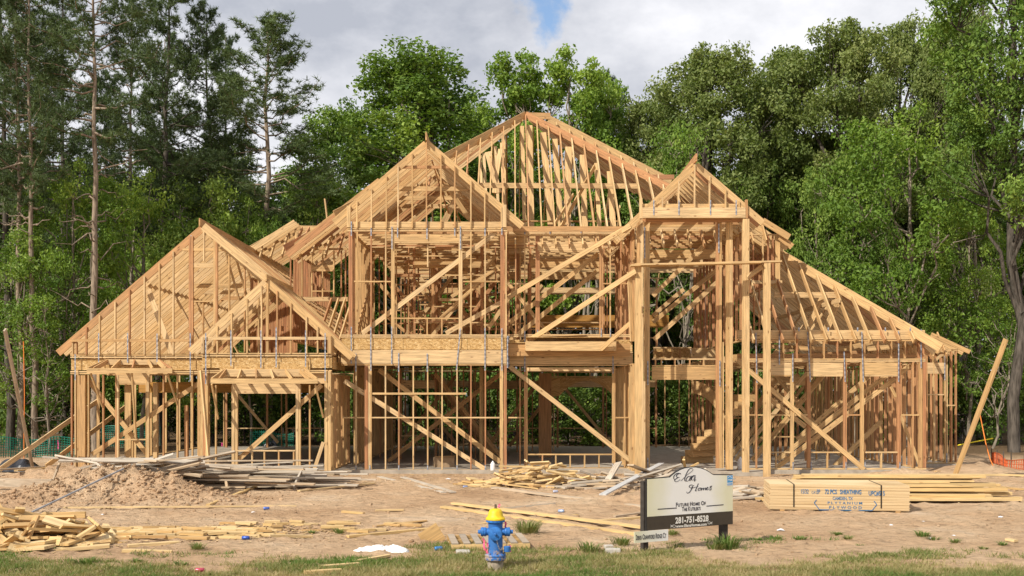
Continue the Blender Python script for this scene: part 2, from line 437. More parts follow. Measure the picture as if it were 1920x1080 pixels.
def bd(name, a, b, w=0.09, t=0.038, up=(0, 0, 1), mat='pine', tone=None, j=0.003):
    if tone is None:
        tone = HR.choice((0.02, 0.12, 0.2, 0.3, 0.35, 0.45, 0.55, 0.65, 0.78)) + HR.uniform(-0.06, 0.06)
        if name in ('beam', 'header', 'plate', 'sill', 'brace'): tone *= .62
    a = Vector(a); b = Vector(b)
    dy = HR.uniform(-j, j)
    a = a + Vector((0, dy, 0)); b = b + Vector((0, dy, 0))
    SPECS.append((name, a, b, w + HR.uniform(-.0015, .0015), t + HR.uniform(-.0012, .0012), up, mat, tone))

YV = (0, 1, 0)
class Wall:
    """a wall plane at depth Y, members given by photo pixels on that plane"""
    def __init__(s, Y, d=0.09): s.Y = Y; s.d = d
    def p(s, px, py, dy=0.0):
        q = P(px, py, s.Y); q.y += dy; return q
    def stud(s, px, y0, y1, t=0.038, tone=None, dy=0.0, name='stud', d=None):
        bd(name, s.p(px, y1, dy), s.p(px, y0, dy), d or s.d, t, YV, tone=tone)
    def studs(s, pxs, y0, y1, **k):
        for x in pxs: s.stud(x, y0, y1, **k)
    def post(s, px0, px1, y0, y1, n=2, tone=None, name='post', dy=0.0, d=None):
        w = (px1 - px0) / n
        for i in range(n):
            s.stud(px0 + w * (i + .5), y0, y1, t=w / F * s.Y - .002, tone=tone, name=name, dy=dy + HR.uniform(-.008, .008), d=d)
    def plate(s, px0, px1, py, t=0.038, d=None, name='plate', dy=0.0, tone=None):
        bd(name, s.p(px0, py, dy), s.p(px1, py, dy), d or s.d + .004, t, YV, tone=tone)
    def beam(s, px0, px1, y0, y1, name='header', d=0.085, dy=0.0, mat='pine', tone=None):
        ym = (y0 + y1) / 2; w = (y1 - y0) / F * s.Y
        bd(name, s.p(px0, ym, dy), s.p(px1, ym, dy), w, d, (0, 0, 1), mat=mat, tone=tone)
    def brace(s, a, b, dy=0.0, w=0.135, t=0.038, name='brace', tone=None):
        bd(name, s.p(*a, dy), s.p(*b, dy), w, t, (0, 0, 1), tone=tone)
    def panel(s, px0, px1, y0, y1, dy=0.0, name='sheathing_panel'):
        s.beam(px0, px1, y0, y1, name=name, d=0.012, dy=dy, mat='osb')
    def strap(s, px, y0, y1, px2=None, dy=None, w=0.033):
        dy = -s.d / 2 - .012 if dy is None else dy
        bd('metal_strap', s.p(px2 if px2 is not None else px, y1, dy), s.p(px, y0, dy), .002, w, YV, mat='strap', tone=0, j=0)

def lerp(a, b, t): return a + (b - a) * t
def line_y(x, a, b): return a[1] + (b[1] - a[1]) * (x - a[0]) / (b[0] - a[0])

# planes
A = Wall(30.9); A2 = Wall(30.2); B = Wall(31.0); C = Wall(31.6); D = Wall(30.0); E = Wall(31.0); RR = Wall(33.6); FD = Wall(34.0)
RED = 0.92
SLAB_TOP = 0.1

# ---- slab
def slab():
    o = [(-12.95, 30.8), (-8.85, 30.8), (-8.85, 30.1), (-5.1, 30.1), (-5.1, 30.85), (3.3, 30.85), (3.3, 29.85), (7.3, 29.85), (7.3, 30.85), (12.15, 30.85), (12.15, 33.4), (14.3, 33.4), (14.3, 45), (-12.95, 45)]
    v = [(x, y, z) for z in (-0.15, SLAB_TOP) for x, y in o]; n = len(o)
    f = [tuple(range(n, 2 * n))] + [(i, (i + 1) % n, n + (i + 1) % n, n + i) for i in range(n)]
    me = new_mesh('slab', [Vector(q) - HOUSE.location for q in v], f, M['concrete'])
    link('concrete_slab', me, HOUSE)
slab()

# =================== left garage gable (A) and nested bay (A2)
apex = (380, 421)
Lr = ((380, 421), (109, 656)); Rr = ((380, 421), (658, 660))
# rafters of the big gable, both slopes, going back
ax = P(380, 421, A.Y)
def roof_gable(Y0, Y1, step, ridge, left, right, w=0.235, name='rafter', y_shift=None, skip_right_before=None):
    """ridge/left/right: (X, Z) of the top edge; identical rafters from Y0 to Y1"""
    y = Y0; k = 0
    while y <= Y1:
        if left is not None:
            bd(name, Vector((left[0], y, left[1] - .1)), Vector((ridge[0] - .02, y, ridge[1] - .12)), w, .04)
        if right is not None and not (skip_right_before and y < skip_right_before):
            bd(name, Vector((ridge[0] + .02, y, ridge[1] - .12)), Vector((right[0], y, right[1] - .1)), w, .04)
        y += step; k += 1
lA = P(109, 656, A.Y); rA = P(664, 664, A.Y)
roof_gable(A.Y, 43.2, 0.43, (ax.x, ax.z), (lA.x, lA.z), (rA.x, rA.z), w=0.2)
bd('ridge_board', (ax.x, A.Y - .32, ax.z + .02), (ax.x, 43.4, ax.z + .02), 0.235, .04)
# gable-end studs
top = lambda x: line_y(x, *Lr) if x < 380 else line_y(x, *Rr)
for x in (163, 188, 217, 244, 272, 300, 326): A.stud(x, top(x) + 4, 665, dy=-.03)
for x in (137, 144): A.stud(x, 641, 665)
A.post(355, 363, top(359) + 4, 665, 2, dy=-.02); A.post(401, 409, top(405) + 4, 665, 2, dy=-.02)
A.stud(383, 428, 490, dy=-.02); A.stud(381, 568, 665)
for x in (430, 459, 485): A.stud(x, top(x) + 4, 665)
A.beam(359, 405, 493, 502, d=.08, name='header'); A.plate(362, 402, 565, name='sill'); A.plate(343, 425, 468, t=.085, name='collar_tie')
A.plate(135, 362, 638.5, t=.075, d=.04, name='blocking', dy=-.07)
A.plate(133, 381, 666); A.plate(133, 381, 670, t=.04)
A.panel(133, 163, 673, 694, dy=.02); A.panel(163.5, 326, 672, 694, dy=.02); A.panel(326.5, 381, 673, 694, dy=.02)
A.plate(133, 381, 697); A.plate(133, 381, 700.5)
# purlin under the left slope with a leaning strut
pa = P(275, 531, 31.6); pb = Vector((pa.x, 42.5, pa.z)); bd('purlin', pa, pb, .14, .04, (0, 0, 1), tone=.6)
bd('brace', P(278, 543, 31.6), P(324, 668, 31.3), .16, .04, (1, 0, 0), tone=.0)
for yy in (34.2, 36.4, 38.6, 40.8):
    bd('brace', Vector((pa.x, yy, pa.z - .1)), Vector((pa.x + 1.0, yy + .2, 3.6)), .19, .04, YV)
    bd('collar_tie', Vector((ax.x - 1.6, yy, ax.z - 1.45)), Vector((ax.x + 1.7, yy, ax.z - 1.45)), .14, .04)
for yy in (32.2, 33.4, 34.6):
    bd('brace', Vector((ax.x + .2, yy, ax.z - .2)), Vector((ax.x + .9 , yy + 1.2, 3.6)), .14, .04, YV)
# joists over the garage, deep beam
for i in range(26):
    x = -12.6 + i * .3
    bd('joist', Vector((x, 31.1, 3.36)), Vector((x, 43.5, 3.36)), .235, .04)
bd('beam', (-12.8, 36.2, 2.55), (-6.0, 36.2, 2.55), .36, .09, mat='lvl', tone=.3)
bd('beam', (-12.8, 33.4, 3.05), (-6.0, 33.4, 3.05), .28, .09, tone=.4)
# lower studs of bay A
A.stud(135, 703, 878, tone=RED); A.stud(142, 703, 878, tone=.2)
A.post(147, 160, 703, 880, 1, dy=.05, d=.14); A.stud(166.5, 703, 876); A.stud(194, 703, 876, tone=.75)
A.post(217, 223.5, 703, 880, 2); A.post(274, 280, 703, 880, 2)
A.beam(217, 281, 701.5, 718.5); A.plate(221, 276, 720, name='plate'); A.plate(221, 276, 824, name='sill'); A.stud(249, 826, 880, name='cripple_stud')
A.stud(307, 703, 880, tone=.7); A.stud(333, 703, 880); A.stud(361, 703, 880)
A.post(337, 343, 760, 880, 1, dy=.5, d=.14); A.post(224, 236, 718, 880, 1, dy=.45, tone=.3); A.post(281, 290, 718, 880, 1, dy=.3, tone=.2)
A.brace((171, 852), (376, 716), dy=.07)
A.brace((150, 703), (272, 856), dy=.3)
bd('brace', P(0, 884, 29.8) + Vector((0, 0, .06)), P(186, 750, 33.0), .14, .04)
bd('brace', P(86, 876, 30.3) + Vector((0, 0, .02)), P(250, 752, 34.2), .14, .04)
A.plate(133, 381, 882, name='plate')
# nested gable of bay A2
Ls = ((500, 523), (357, 652)); Rs = ((500, 523), (656, 661))
tops = lambda x: line_y(x, *Ls) if x < 500 else line_y(x, *Rs)
a2 = P(500, 521, A2.Y); l2 = P(357, 653, A2.Y); r2 = P(660, 664, A2.Y)
roof_gable(A2.Y, 33.6, 0.43, (a2.x, a2.z), (l2.x, l2.z), (r2.x, r2.z), w=0.2)
bd('ridge_board', (a2.x, A2.Y - .1, a2.z), (a2.x, 33.8, a2.z), 0.2, .04)
# fly rafter: right rake of the big gable carried over the bay
bd('rafter', P(381, 424, A2.Y + .25), P(500, 523, A2.Y + .25), .22, .04)
for x in (408, 435, 464, 491, 520, 546, 575, 596): A2.stud(x, tops(x) + 5, 663, dy=-.02)
A2.post(499, 504, 532, 663, 1)
A2.plate(381, 622, 634.5, t=.08, d=.04, name='blocking', dy=-.07)
A2.plate(379, 622, 663); A2.plate(379, 622, 667, t=.04)
A2.post(378, 384, 632, 663, 1, d=.14, dy=-.03); A2.post(615, 622, 630, 663, 1, d=.14, dy=-.03)
A2.panel(379, 502, 669.5, 690, dy=.0); A2.panel(502.6, 622, 669.5, 690, dy=.0)
A2.panel(413, 582, 679, 697, dy=-.05)
A2.plate(379, 622, 695); A2.plate(379, 622, 698.5)
A2.post(377, 391, 700, 878, 3, d=.14); A2.stud(405, 722, 882)
A2.post(435, 446, 722, 882, 2); A2.post(555, 564, 722, 882, 2); A2.beam(436, 563, 719, 738)
A2.plate(443, 554, 805 + 40, name='sill')
for x in (473, 496, 523, 551): A2.stud(x, 847, 883, name='cripple_stud')
A2.stud(581, 722, 882); A2.post(609, 621, 696, 884, 2, d=.14, tone=.25)
A2.brace((447, 861), (602, 722), dy=.07); A2.brace((588, 886), (607, 829), dy=-.07, w=.1)
A2.beam(380, 620, 700, 719, name='beam', dy=.12)
bd('brace', P(377, 697, 30.0), P(397, 922, 27.4) + Vector((0, 0, .0)), .14, .04, YV, tone=.35)
A2.plate(379, 622, 883.5, name='plate')
A2.stud(405, 740, 760)
# return wall of the bay (faces right) and its band
XR = P(621, 800, A2.Y).x
def side_wall(X, y0, y1, z0, z1, step=.406, d=.09, tone=None, name='stud', plates=True):
    y = y0
    while y <= y1 + 1e-6:
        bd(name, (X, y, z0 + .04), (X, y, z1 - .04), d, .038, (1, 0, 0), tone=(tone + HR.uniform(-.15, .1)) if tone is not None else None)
        y += step
    if plates:
        for z in (z0 + .02, z1 - .02): bd('plate', (X, y0, z), (X, y1, z), d + .004, .038, (1, 0, 0))
zt = P(600, 700, A2.Y).z
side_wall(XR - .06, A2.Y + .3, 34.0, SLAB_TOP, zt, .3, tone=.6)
for ya, yb in ((A2.Y + .12, 31.3), (31.31, 32.6)):
    bd('sheathing_panel', (XR + .01, ya, P(600, 680, A2.Y).z), (XR + .01, yb, P(600, 680, A2.Y).z), .36, .012, mat='osb')
side_wall(XR - .06, A2.Y + .3, 34.0, P(600, 665, A2.Y).z, P(600, 632, A2.Y).z, .3)
side_wall(P(134, 700, A.Y).x, A.Y + .4, 44, SLAB_TOP, 3.2, 1.6, tone=.4)
side_wall(P(381, 700, A.Y).x, 30.5, 31.5, SLAB_TOP, 3.0, .45, tone=.5)
# canopies over the two garage windows
def canopy(w, x0, x1, xa, xb, yt, yb, yf, tailx, proj, struts):
    w.beam(x0, x1, yt, yb, name='header', d=.04, dy=-.075, tone=.1)
    f0 = P(xa, yf, w.Y - proj); f1 = P(xb, yf, w.Y - proj)
    bd('fascia_board', f0, f1, .14, .04, tone=.3)
    for x in tailx:
        t = (x - tailx[0]) / (tailx[-1] - tailx[0]); 
        bd('rafter', P(x, yt + 3, w.Y - .06), Vector((lerp(f0.x, f1.x, .08 + .84 * t), f0.y + .02, f0.z + .04)), .12, .038)
    bd('rafter', P(x0, yt + 3, w.Y - .06), f0 + Vector((0.04, .02, .04)), .12, .038); bd('rafter', P(x1, yt + 3, w.Y - .06), f1 + Vector((-.04, .02, .04)), .12, .038)
    for a, b in struts: bd('brace', P(a[0], a[1], w.Y - proj + .08), P(b[0], b[1], w.Y - .06), .085, .038, YV, tone=.3)
canopy(A, 200, 297, 163, 323, 674, 684, 695, [203, 226, 252, 278, 295], .62, [((170, 700), (192, 762)), ((314, 702), (333, 759)), ((247, 699), (255, 821))])
canopy(A2, 422, 571, 395, 596, 692, 706, 714.5, [424, 452, 480, 507, 535, 562], .62, [((397, 720), (409, 785)), ((591, 722), (606, 782))])
for x, y0, y1 in ((188, 625, 680), (242, 625, 680), (297, 626, 679), (359, 625, 714), (144, 664, 713)): A.strap(x, y0, y1, dy=-.12)
A.strap(360, 493, 520); A.strap(403, 493, 519)
for x, y0, y1 in ((388, 625, 720), (435, 620, 686), (491, 620, 690), (519.5, 614, 689), (574.5, 620, 688), (611, 625, 714)): A2.strap(x, y0, y1, dy=-.12)
# straps on gable rakes
for x, y in ((359, 442), (404, 445), (456, 486), (490, 540), (572, 590)): bd('metal_strap', A.p(x, y, -.06), A.p(x + 1, y + 6, -.06), .002, .04, YV, mat='strap', tone=0)

# =================== centre-left bay B
Lb = ((800, 262), (628, 409)); Rb = ((800, 262), (977, 416))
topb = lambda x: line_y(x, *Lb) if x < 800 else line_y(x, *Rb)
b0 = P(800, 262, B.Y); bl = P(626, 411, B.Y); br = P(979, 418, B.Y)
roof_gable(B.Y, 39.5, 0.42, (b0.x, b0.z), (bl.x, bl.z), (br.x, br.z), w=0.2)
bd('ridge_board', (b0.x, B.Y - .25, b0.z + .05), (b0.x, 39.6, b0.z + .05), .235, .04, tone=.6)
for x in (670, 697, 725, 747, 773.5, 800, 827, 853, 883, 909, 940): B.stud(x, topb(x) + 5, 428, dy=-.06)
B.post(651, 658, 387, 427, 1, d=.14, dy=-.03); B.post(942, 949.5, 385, 427, 1, d=.14, dy=-.03)
B.plate(747, 852, 313, t=.085, d=.04, name='collar_tie', dy=.03)
for yy in (32.5, 34, 35.5): bd('collar_tie', (b0.x - 1.2, yy, b0.z - 1.15), (b0.x + 1.2, yy, b0.z - 1.15), .14, .04)
bd('brace', (b0.x + .05, 32.4, b0.z - .3), (b0.x + .75, 34.2, 7.2), .14, .04, YV, tone=.7); bd('brace', (b0.x + .1, 33.4, b0.z - .3), (b0.x + 1.2, 35.4, 7.2), .14, .04, YV, tone=.6)
bd('brace', P(835, 345, 33), P(880, 410, 33.2), .14, .04); bd('brace', P(862, 360, 33.6), P(828, 425, 33.4), .18, .04)
B.beam(653, 943, 416, 427.3, name='beam', d=.09, dy=.01); B.plate(652, 951, 429.5, dy=-.02); B.plate(652, 951, 433)
# upper wall
UP0, UP1 = 435, 627
B.post(654, 661, UP0, UP1, 2, tone=RED, d=.09); B.stud(663, UP0, UP1, tone=RED, dy=.06)
B.stud(670, UP0, UP1); B.stud(696, UP0, UP1, tone=.85); B.stud(723.5, UP0, UP1); B.post(733.5, 740, UP0, UP1, 2)
B.post(860, 867, UP0, UP1, 2); B.stud(883, UP0, UP1); B.stud(909.6, UP0, UP1); B.post(938, 946, UP0, UP1, 2, tone=RED); B.stud(949, UP0, UP1, tone=.2)
B.beam(737, 865, 440, 453.5); B.plate(740, 860, 455, name='plate'); B.plate(740, 860, 597, name='sill')
for x in (801, 828.5): B.stud(x, 598, UP1, name='cripple_stud')
B.stud(801.5, 456, 500, dy=.1)
for a, b_ in ((664, 733), (868, 937)): B.plate(a, b_, 528, name='blocking')
B.brace((678, 625), (931, 434), dy=.07); bd('brace', P(836, 625, 31.5), P(942, 566, 31.5), .14, .04)
B.plate(640, 951, 628.5, dy=-.01); B.plate(640, 951, 632)
B.panel(641, 756, 634, 655.5, dy=-.02); B.panel(756.5, 876, 634, 655.5, dy=-.02); B.panel(876.5, 949, 634, 655.5, dy=-.02)
B.beam(640, 950, 656.5, 682, name='beam', d=.13, tone=.05); B.plate(640, 951, 684)
zb0, zb1 = P(800, 630, B.Y).z, P(800, 431, B.Y).z
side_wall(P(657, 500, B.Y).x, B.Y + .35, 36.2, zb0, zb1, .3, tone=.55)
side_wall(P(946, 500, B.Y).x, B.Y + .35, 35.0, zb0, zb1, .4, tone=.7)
# lower wall
LO0, LO1 = 686, 880
for x in (668, 723, 748, 775, 802, 829, 857, 883, 910): B.stud(x, LO0, LO1, tone=RED if x in (883, 910) else None)
B.post(684, 690, LO0, LO1, 2, tone=RED); B.post(691, 697, LO0, LO1, 2)
B.post(937, 943, LO0, LO1, 2); B.post(944, 950, LO0, LO1, 2, tone=RED)
for a, b_ in ((643, 684), (697, 937)): B.plate(a, b_, 783, name='blocking', dy=-.004)
B.plate(699, 874, 738, t=.06, d=.04, name='blocking', dy=-.068, tone=.3)
B.brace((645, 714), (909, 880), dy=.07); bd('brace', P(710, 693, 31.7), P(938, 866, 31.7), .14, .04); bd('brace', P(728, 865, 34.6), P(940, 700, 34.6), .14, .04, tone=.6)
B.plate(640, 951, 881.6, name='plate')
for x, y0, y1, x2 in ((659.5, 416, 443, None), (696.5, 418, 443, None), (735.5, 426, 468, None), (746, 413, 446, None), (801, 414, 449, None), (853, 414, 443, None), (863.5, 425, 468, None), (909.5, 414, 443, None), (941, 413, 441, None),
                      (659.5, 613, 682, None), (696, 613, 695, None), (735, 613, 683, None), (863.5, 616, 694, 856), (909.5, 615, 695, None), (941, 616, 695, None), (668, 663, 697, None), (748, 662, 697, None), (801.5, 663, 697, None), (951.5, 630, 690, None)):
    B.strap(x, y0, y1, x2, dy=-.085)
for x in (668, 694, 748, 802, 857, 910): B.strap(x, 872, 884)

# =================== entry bay C
for x, t in ((967, .75), (984, .3), (1144, .25), (1164, .8)): C.stud(x, 440, 626, tone=t)
C.post(1004, 1012, 440, 626, 2, tone=.85); C.post(1123.5, 1131, 440, 626, 2, tone=.7)
C.beam(953, 1190, 431, 439, name='beam', dy=-.0); C.plate(953, 1190, 441.5); C.beam(1008, 1130, 454, 470); C.plate(1011, 1126, 471.5)
for a, b_ in ((953, 1003), (1131, 1185)): C.plate(a, b_, 532, name='blocking')
C.plate(953, 1186, 628); C.plate(953, 1186, 631); C.panel(953, 986, 637, 659); C.panel(1155, 1186, 637, 659)
C.beam(953, 1186, 660, 683, name='beam', d=.13); C.plate(953, 1186, 685)
# canopy box over the front window
bd('fascia_board', P(986, 649, 30.8), P(1155, 649, 30.8), .27, .04, tone=.2)
bd('fascia_board', P(986, 638, 31.5), P(1155, 638, 31.5), .13, .04, tone=.3)
for x in (986, 1155): bd('fascia_board', P(x, 649, 30.82), Vector((P(x, 649, 30.82).x, 31.5, P(x, 649, 30.8).z)), .26, .04)
for i in range(9): 
    q = P(992 + i * 20, 645, 30.83); bd('rafter', q, Vector((q.x, 31.5, q.z + .03)), .14, .038)
C.beam(988, 1153, 689, 696, name='header', d=.09)
bd('sheathing_panel', P(986, 633.5, 31.15), P(1155, 633.5, 31.15), .012, .70, (0, 0, 1), mat='osb')  # top panel added to keep the space under the canopy in shade
C.stud(975, 687, 876, tone=.8); C.post(982.5, 989.5, 687, 876, 2); C.post(1147.5, 1153.5, 687, 876, 2); C.stud(1171, 687, 876); C.stud(1180, 687, 876, tone=.4)
C.plate(990, 1148, 852, name='sill')
for x in (1017, 1042, 1069, 1096, 1123): C.stud(x, 853, 876, name='cripple_stud')
for a, b_ in ((953, 983), (1154, 1180)): C.plate(a, b_, 783, name='blocking')
C.brace((955, 687), (1180, 862), dy=-.07); C.plate(953, 1186, 878, name='plate')
for x, y0, y1 in ((984, 621, 697), (1008, 619, 640), (1127, 616, 639), (1144, 616, 643), (1149, 664, 700), (954, 630, 690), (984, 428, 440), (1031, 428, 440), (1089, 428, 438), (1148.5, 868, 880)): C.strap(x, y0, y1, dy=-.075)
# long bracing boards
bd('brace', P(952, 558, 31.4), P(1182, 423, 29.9), .14, .04, tone=.3)
bd('brace', P(955, 605, 32.0), P(1122, 476, 32.0), .14, .04); bd('brace', P(955, 640, 32.6), P(1130, 500, 32.6), .14, .04)
bd('brace', P(993, 638, 31.2), P(1192, 508, 29.3), .14, .04, tone=.3); bd('brace', P(1127, 655, 30.75), P(1183, 605, 30.2), .13, .04)
bd('sheathing_panel', P(1000, 632, 31.5), P(1100, 628, 31.5), .3, .012, YV)
# inner arch seen through the window
Yk = 37.0
K = Wall(Yk)
K.post(1010, 1034, 700, 870, 4, tone=.7, d=.12); K.post(1165, 1172, 700, 868, 2, tone=.6)
def arch():
    pts = []
    x0, x1, yt, ys, yc = 1034.0, 1165.0, 708.0, 744.0, 714.0
    n = 18
    lo = [(x0, ys)] + [(lerp(x0 + 16, x1 - 16, i / n), 742 - 28 * math.sin(math.pi * i / n) ** .8) for i in range(n + 1)] + [(x1, ys)]
    hi = [(x, yt) for x, _ in lo]
    v = []; f = []
    for dy in (0, .12):
        for x, y in lo: v.append(P(x, y, Yk) + Vector((0, dy, 0)) - HOUSE.location)
        for x, y in hi: v.append(P(x, y, Yk) + Vector((0, dy, 0)) - HOUSE.location)
    m = len(lo)
    for i in range(m - 1):
        f += [(i, i + 1, m + i + 1, m + i), (2 * m + i + 1, 2 * m + i, 3 * m + i, 3 * m + i + 1), (2 * m + i, 2 * m + i + 1, i + 1, i), (m + i, m + i + 1, 3 * m + i + 1, 3 * m + i)]
    me = new_mesh('arch', v, f, M['osb'], uvs=[(a * .1, b) for a in range(len(f)) for b in (0, 0.1, .5, .6)])
    link('arch_header', me, HOUSE)
arch()
K.plate(1034, 1165, 698); K.plate(1034, 1165, 706.5)
for x in (1040, 1062, 1078, 1106, 1132, 1150, 1162): K.stud(x, 699, 706, name='cripple_stud')

# =================== main hip roof G
p = 0.78
GA = Vector((0.51, 38.7, 2.3 + .2636 * 38.7))          # apex
GEy, GEz = 31.25, None
def front_z(y): return GA.z - p * (GA.y - y)
XL, XR2 = GA.x - (GA.y - GEy), GA.x + .85 + (GA.y - GEy)
x = -5.6; 
for i in range(34):
    x = -4.7 + i * .40
    yh = GA.y - max(0, GA.x - x) - max(0, x - GA.x - .0)
    if yh - GEy < .3 or x > 7: continue
    if x < -1.0 and True:                               # hidden behind gable B below its rake
        y0 = 34.2
    else: y0 = GEy
    if yh - y0 < .3: continue
    bd('rafter', Vector((x, y0, front_z(y0))), Vector((x, yh, front_z(yh))), .15, .04)
hl = 5.4
bd('hip_rafter', GA + Vector((0, 0, .05)), GA + Vector((-6.0, -6.0, -6.0 * p + .05)), .26, .045, tone=.45)
bd('hip_rafter', GA + Vector((0, -.03, .05)), GA + Vector((hl, -hl, -hl * p + .05)), .24, .045, tone=.8)
bd('ridge_board', GA + Vector((0, .06, .03)), GA + Vector((.9, .1, .03)), .24, .045, tone=.6)
# left slope jacks (run left-right), stacked below the hip
for i in range(16):
    y = GA.y - .15 - i * .38
    x1 = GA.x - (GA.y - y); 
    xe = max(x1 - 3.4, -7.0)
    if x1 - xe < .4: continue
    bd('rafter', Vector((xe, y, GA.z - p * (GA.x - xe))), Vector((x1, y, GA.z - p * (GA.x - x1))), .2, .04)
for i in range(16):
    y = GA.y - .15 - i * .38
    x1 = GA.x + (GA.y - y); xe = min(x1 + 2.6, 7.4)
    if xe - x1 < .4: continue
    bd('rafter', Vector((x1, y, GA.z - p * (x1 - GA.x))), Vector((xe, y, GA.z - p * (xe - GA.x))), .2, .04)
for i in range(24):                                       # rear slope rafters, added to shade the upper storey and thicken the framing
    x = -5.2 + i * .5; yh = GA.y + max(0, abs(x - GA.x) - .4)
    if 45.5 - yh > .5: bd('rafter', Vector((x, yh, GA.z - p * (yh - GA.y) - .05)), Vector((x, 45.5, GA.z - p * (45.5 - GA.y))), .16, .04)
# second rake behind, short ridge to the right
q0 = P(1029, 223, 39.4); q1 = P(1258, 341, 39.4)
bd('hip_rafter', q0, q1, .26, .045, tone=.35)
for i in range(9):
    t = .06 + i * .105; a = q0.lerp(q1, t)
    bd('rafter', a + Vector((0, -.05, -.05)), a + Vector((.04, -1.2, -1.0)), .14, .04)
bd('ridge_board', P(1205, 332, 38.2), P(1264, 332, 38.2), .17, .045, tone=.95)
for x in (1210, 1234): bd('rafter', P(x, 330, 38.1), P(x + 3, 350, 37.2), .12, .04)
bd('ridge_board', P(848, 287, 38.6), P(872, 279, 38.6), .2, .045, tone=.9)
# purlin and its braces
bd('purlin', P(868, 347.5, 34.7), P(1196, 349, 34.7), .17, .04, (0, 0, 1), tone=.15)
for x0_, x1_, w in ((944, 946, .14), (993, 997, .19), (1018, 1034, .235), (1040, 1052, .19), (1066, 1063, .235), (1092, 1097, .19), (1118, 1124, .14), (1143, 1150, .19), (979, 984, .14)):
    Xt = P(x0_, 400, 37).x; Yt = GA.y - .3 - max(0, abs(Xt - GA.x) * 1.05)
    a_ = Vector((P(x0_, 400, Yt).x, Yt, front_z(Yt) - .12))
    bd('brace', a_, P(x1_, 432, max(34.4, Yt - 1.2)), w, .045, (1, 0, 0), tone=.25)
bd('brace', P(1052, 426, 33.6), P(1115, 312, 35.6), .14, .04); bd('brace', P(915, 285, 36), P(935, 362, 35.6), .22, .04, (1, 0, 0), tone=.1); bd('brace', P(938, 280, 36), P(926, 362, 35.2), .14, .04, (1, 0, 0), tone=.2)
bd('brace', P(1040, 420, 33), P(1075, 365, 34.5), .1, .04); bd('plate', P(950, 415, 36.5), P(1160, 415, 36.5), .14, .04, YV, tone=.6)
for x in (900, 907, 929, 940): bd('brace', P(x, 268 + (940 - x) * .6, 37.2), P(x + 6, 412, 36), .1, .04, (1, 0, 0))

# =================== portico tower D
Lt = ((1303, 302), (1160, 448)); Rt = ((1303, 302), (1429, 409))
d0 = P(1303, 302, D.Y); dl = P(1160, 436, D.Y); dr = P(1430, 411, D.Y)
roof_gable(D.Y, 38.0, .42, (d0.x, d0.z), (dl.x, dl.z), (dr.x, dr.z), w=.19)
bd('ridge_board', (d0.x, D.Y - .25, d0.z + .05), (d0.x, 38, d0.z + .05), .22, .04)
topd = lambda x: (line_y(x, *Lt) if x < 1303 else line_y(x, *Rt))
for x in (1241.5, 1272, 1302, 1330, 1360, 1385): D.stud(x, topd(x) + 6, 390, dy=-.02)
D.post(1199, 1204, 372, 410, 1, d=.14); D.post(1397, 1401, 375, 410, 1, d=.14, tone=.7)
D.beam(1205, 1397, 382, 390, name='header', d=.08, dy=.05); D.beam(1204, 1397, 390, 409, name='beam', d=.13, dy=-.02)
for x in (1225, 1272, 1331, 1379): D.strap(x, 376, 404, dy=-.095)
for i in range(14): bd('joist', (3.75, 30.3 + i * .42, 7.32), (6.6, 30.3 + i * .42, 7.32), .14, .04)
D.post(1196, 1208, 411, 883, 2, dy=.25, d=.14); D.post(1213, 1223, 411, 880, 2, dy=.6, d=.14)
D.post(1186, 1198, 498, 893, 1, dy=-.55, d=.14, tone=.3); D.post(1200, 1209, 715, 884, 1, dy=-.1)
D.post(1349, 1359, 411, 880, 2, dy=.5, d=.14); D.post(1367, 1379, 411, 882, 2, dy=.45, d=.14); D.post(1370, 1382, 670, 882, 1, dy=.6, d=.14, tone=.9)
D.post(1392, 1404, 411, 894, 2, dy=.0, d=.14, tone=.2); D.post(1423, 1435, 497, 902, 1, dy=-.55, d=.14, tone=.25); D.post(1394, 1401, 560, 762, 1, dy=-.25)
D.stud(1362, 640, 880, dy=.5)
bd('scaffold_board', P(1182, 498.5, 29.4), P(1426, 492.5, 29.4), .3, .045, YV, tone=.3)
bd('scaffold_board', P(1200, 496.5, 29.3), P(1464, 490.5, 29.5), .24, .045, YV, tone=.15)
bd('brace', P(1402, 520, 29.9), P(1430, 499, 29.5), .14, .04); bd('brace', P(1180, 510, 29.5), P(1186, 640, 29.55), .14, .04)
D2 = Wall(30.9)
D2.plate(1223, 1350, 673.5, dy=0); D2.plate(1223, 1350, 686)
for x in (1229, 1240, 1265, 1293, 1319, 1345): D2.stud(x, 675, 685, name='cripple_stud')
D2.beam(1223, 1350, 688, 712, name='beam', d=.13)
for a, b_, y in (((1224, 555), (1318, 462), 33.2), ((1224, 604), (1344, 506), 34), ((1226, 637), (1346, 528), 33), ((1224, 592), (1282, 542), 36)):
    bd('brace', P(*a, y), P(*b_, y), .14, .04)
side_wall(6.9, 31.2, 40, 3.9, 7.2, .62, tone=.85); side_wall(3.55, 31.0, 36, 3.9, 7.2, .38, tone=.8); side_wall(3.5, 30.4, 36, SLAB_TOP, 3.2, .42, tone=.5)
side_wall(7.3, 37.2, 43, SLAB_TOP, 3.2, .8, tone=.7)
for y in (33.5, 36): bd('beam', (3.6, y, 6.75), (6.5, y, 6.75), .3, .09)
D.strap(1219, 676, 722, dy=.5); D.strap(1355, 675, 724, dy=.4); D.strap(1219, 860, 880, dy=.5); D.strap(1213, 420, 480, dy=.5); D.strap(1353, 415, 470, dy=.4)
bd('plate', P(1225, 652, 38), P(1296, 652, 38), .12, .05, YV); bd('plate', P(1225, 672, 38), P(1350, 672, 38), .12, .05, YV)
bd('sheathing_panel', P(1226, 662, 38.2), P(1294, 662, 38.2), .36, .012, mat='osb'); bd('beam', P(1296, 663, 37.2), P(1350, 663, 37.2), .4, .06)
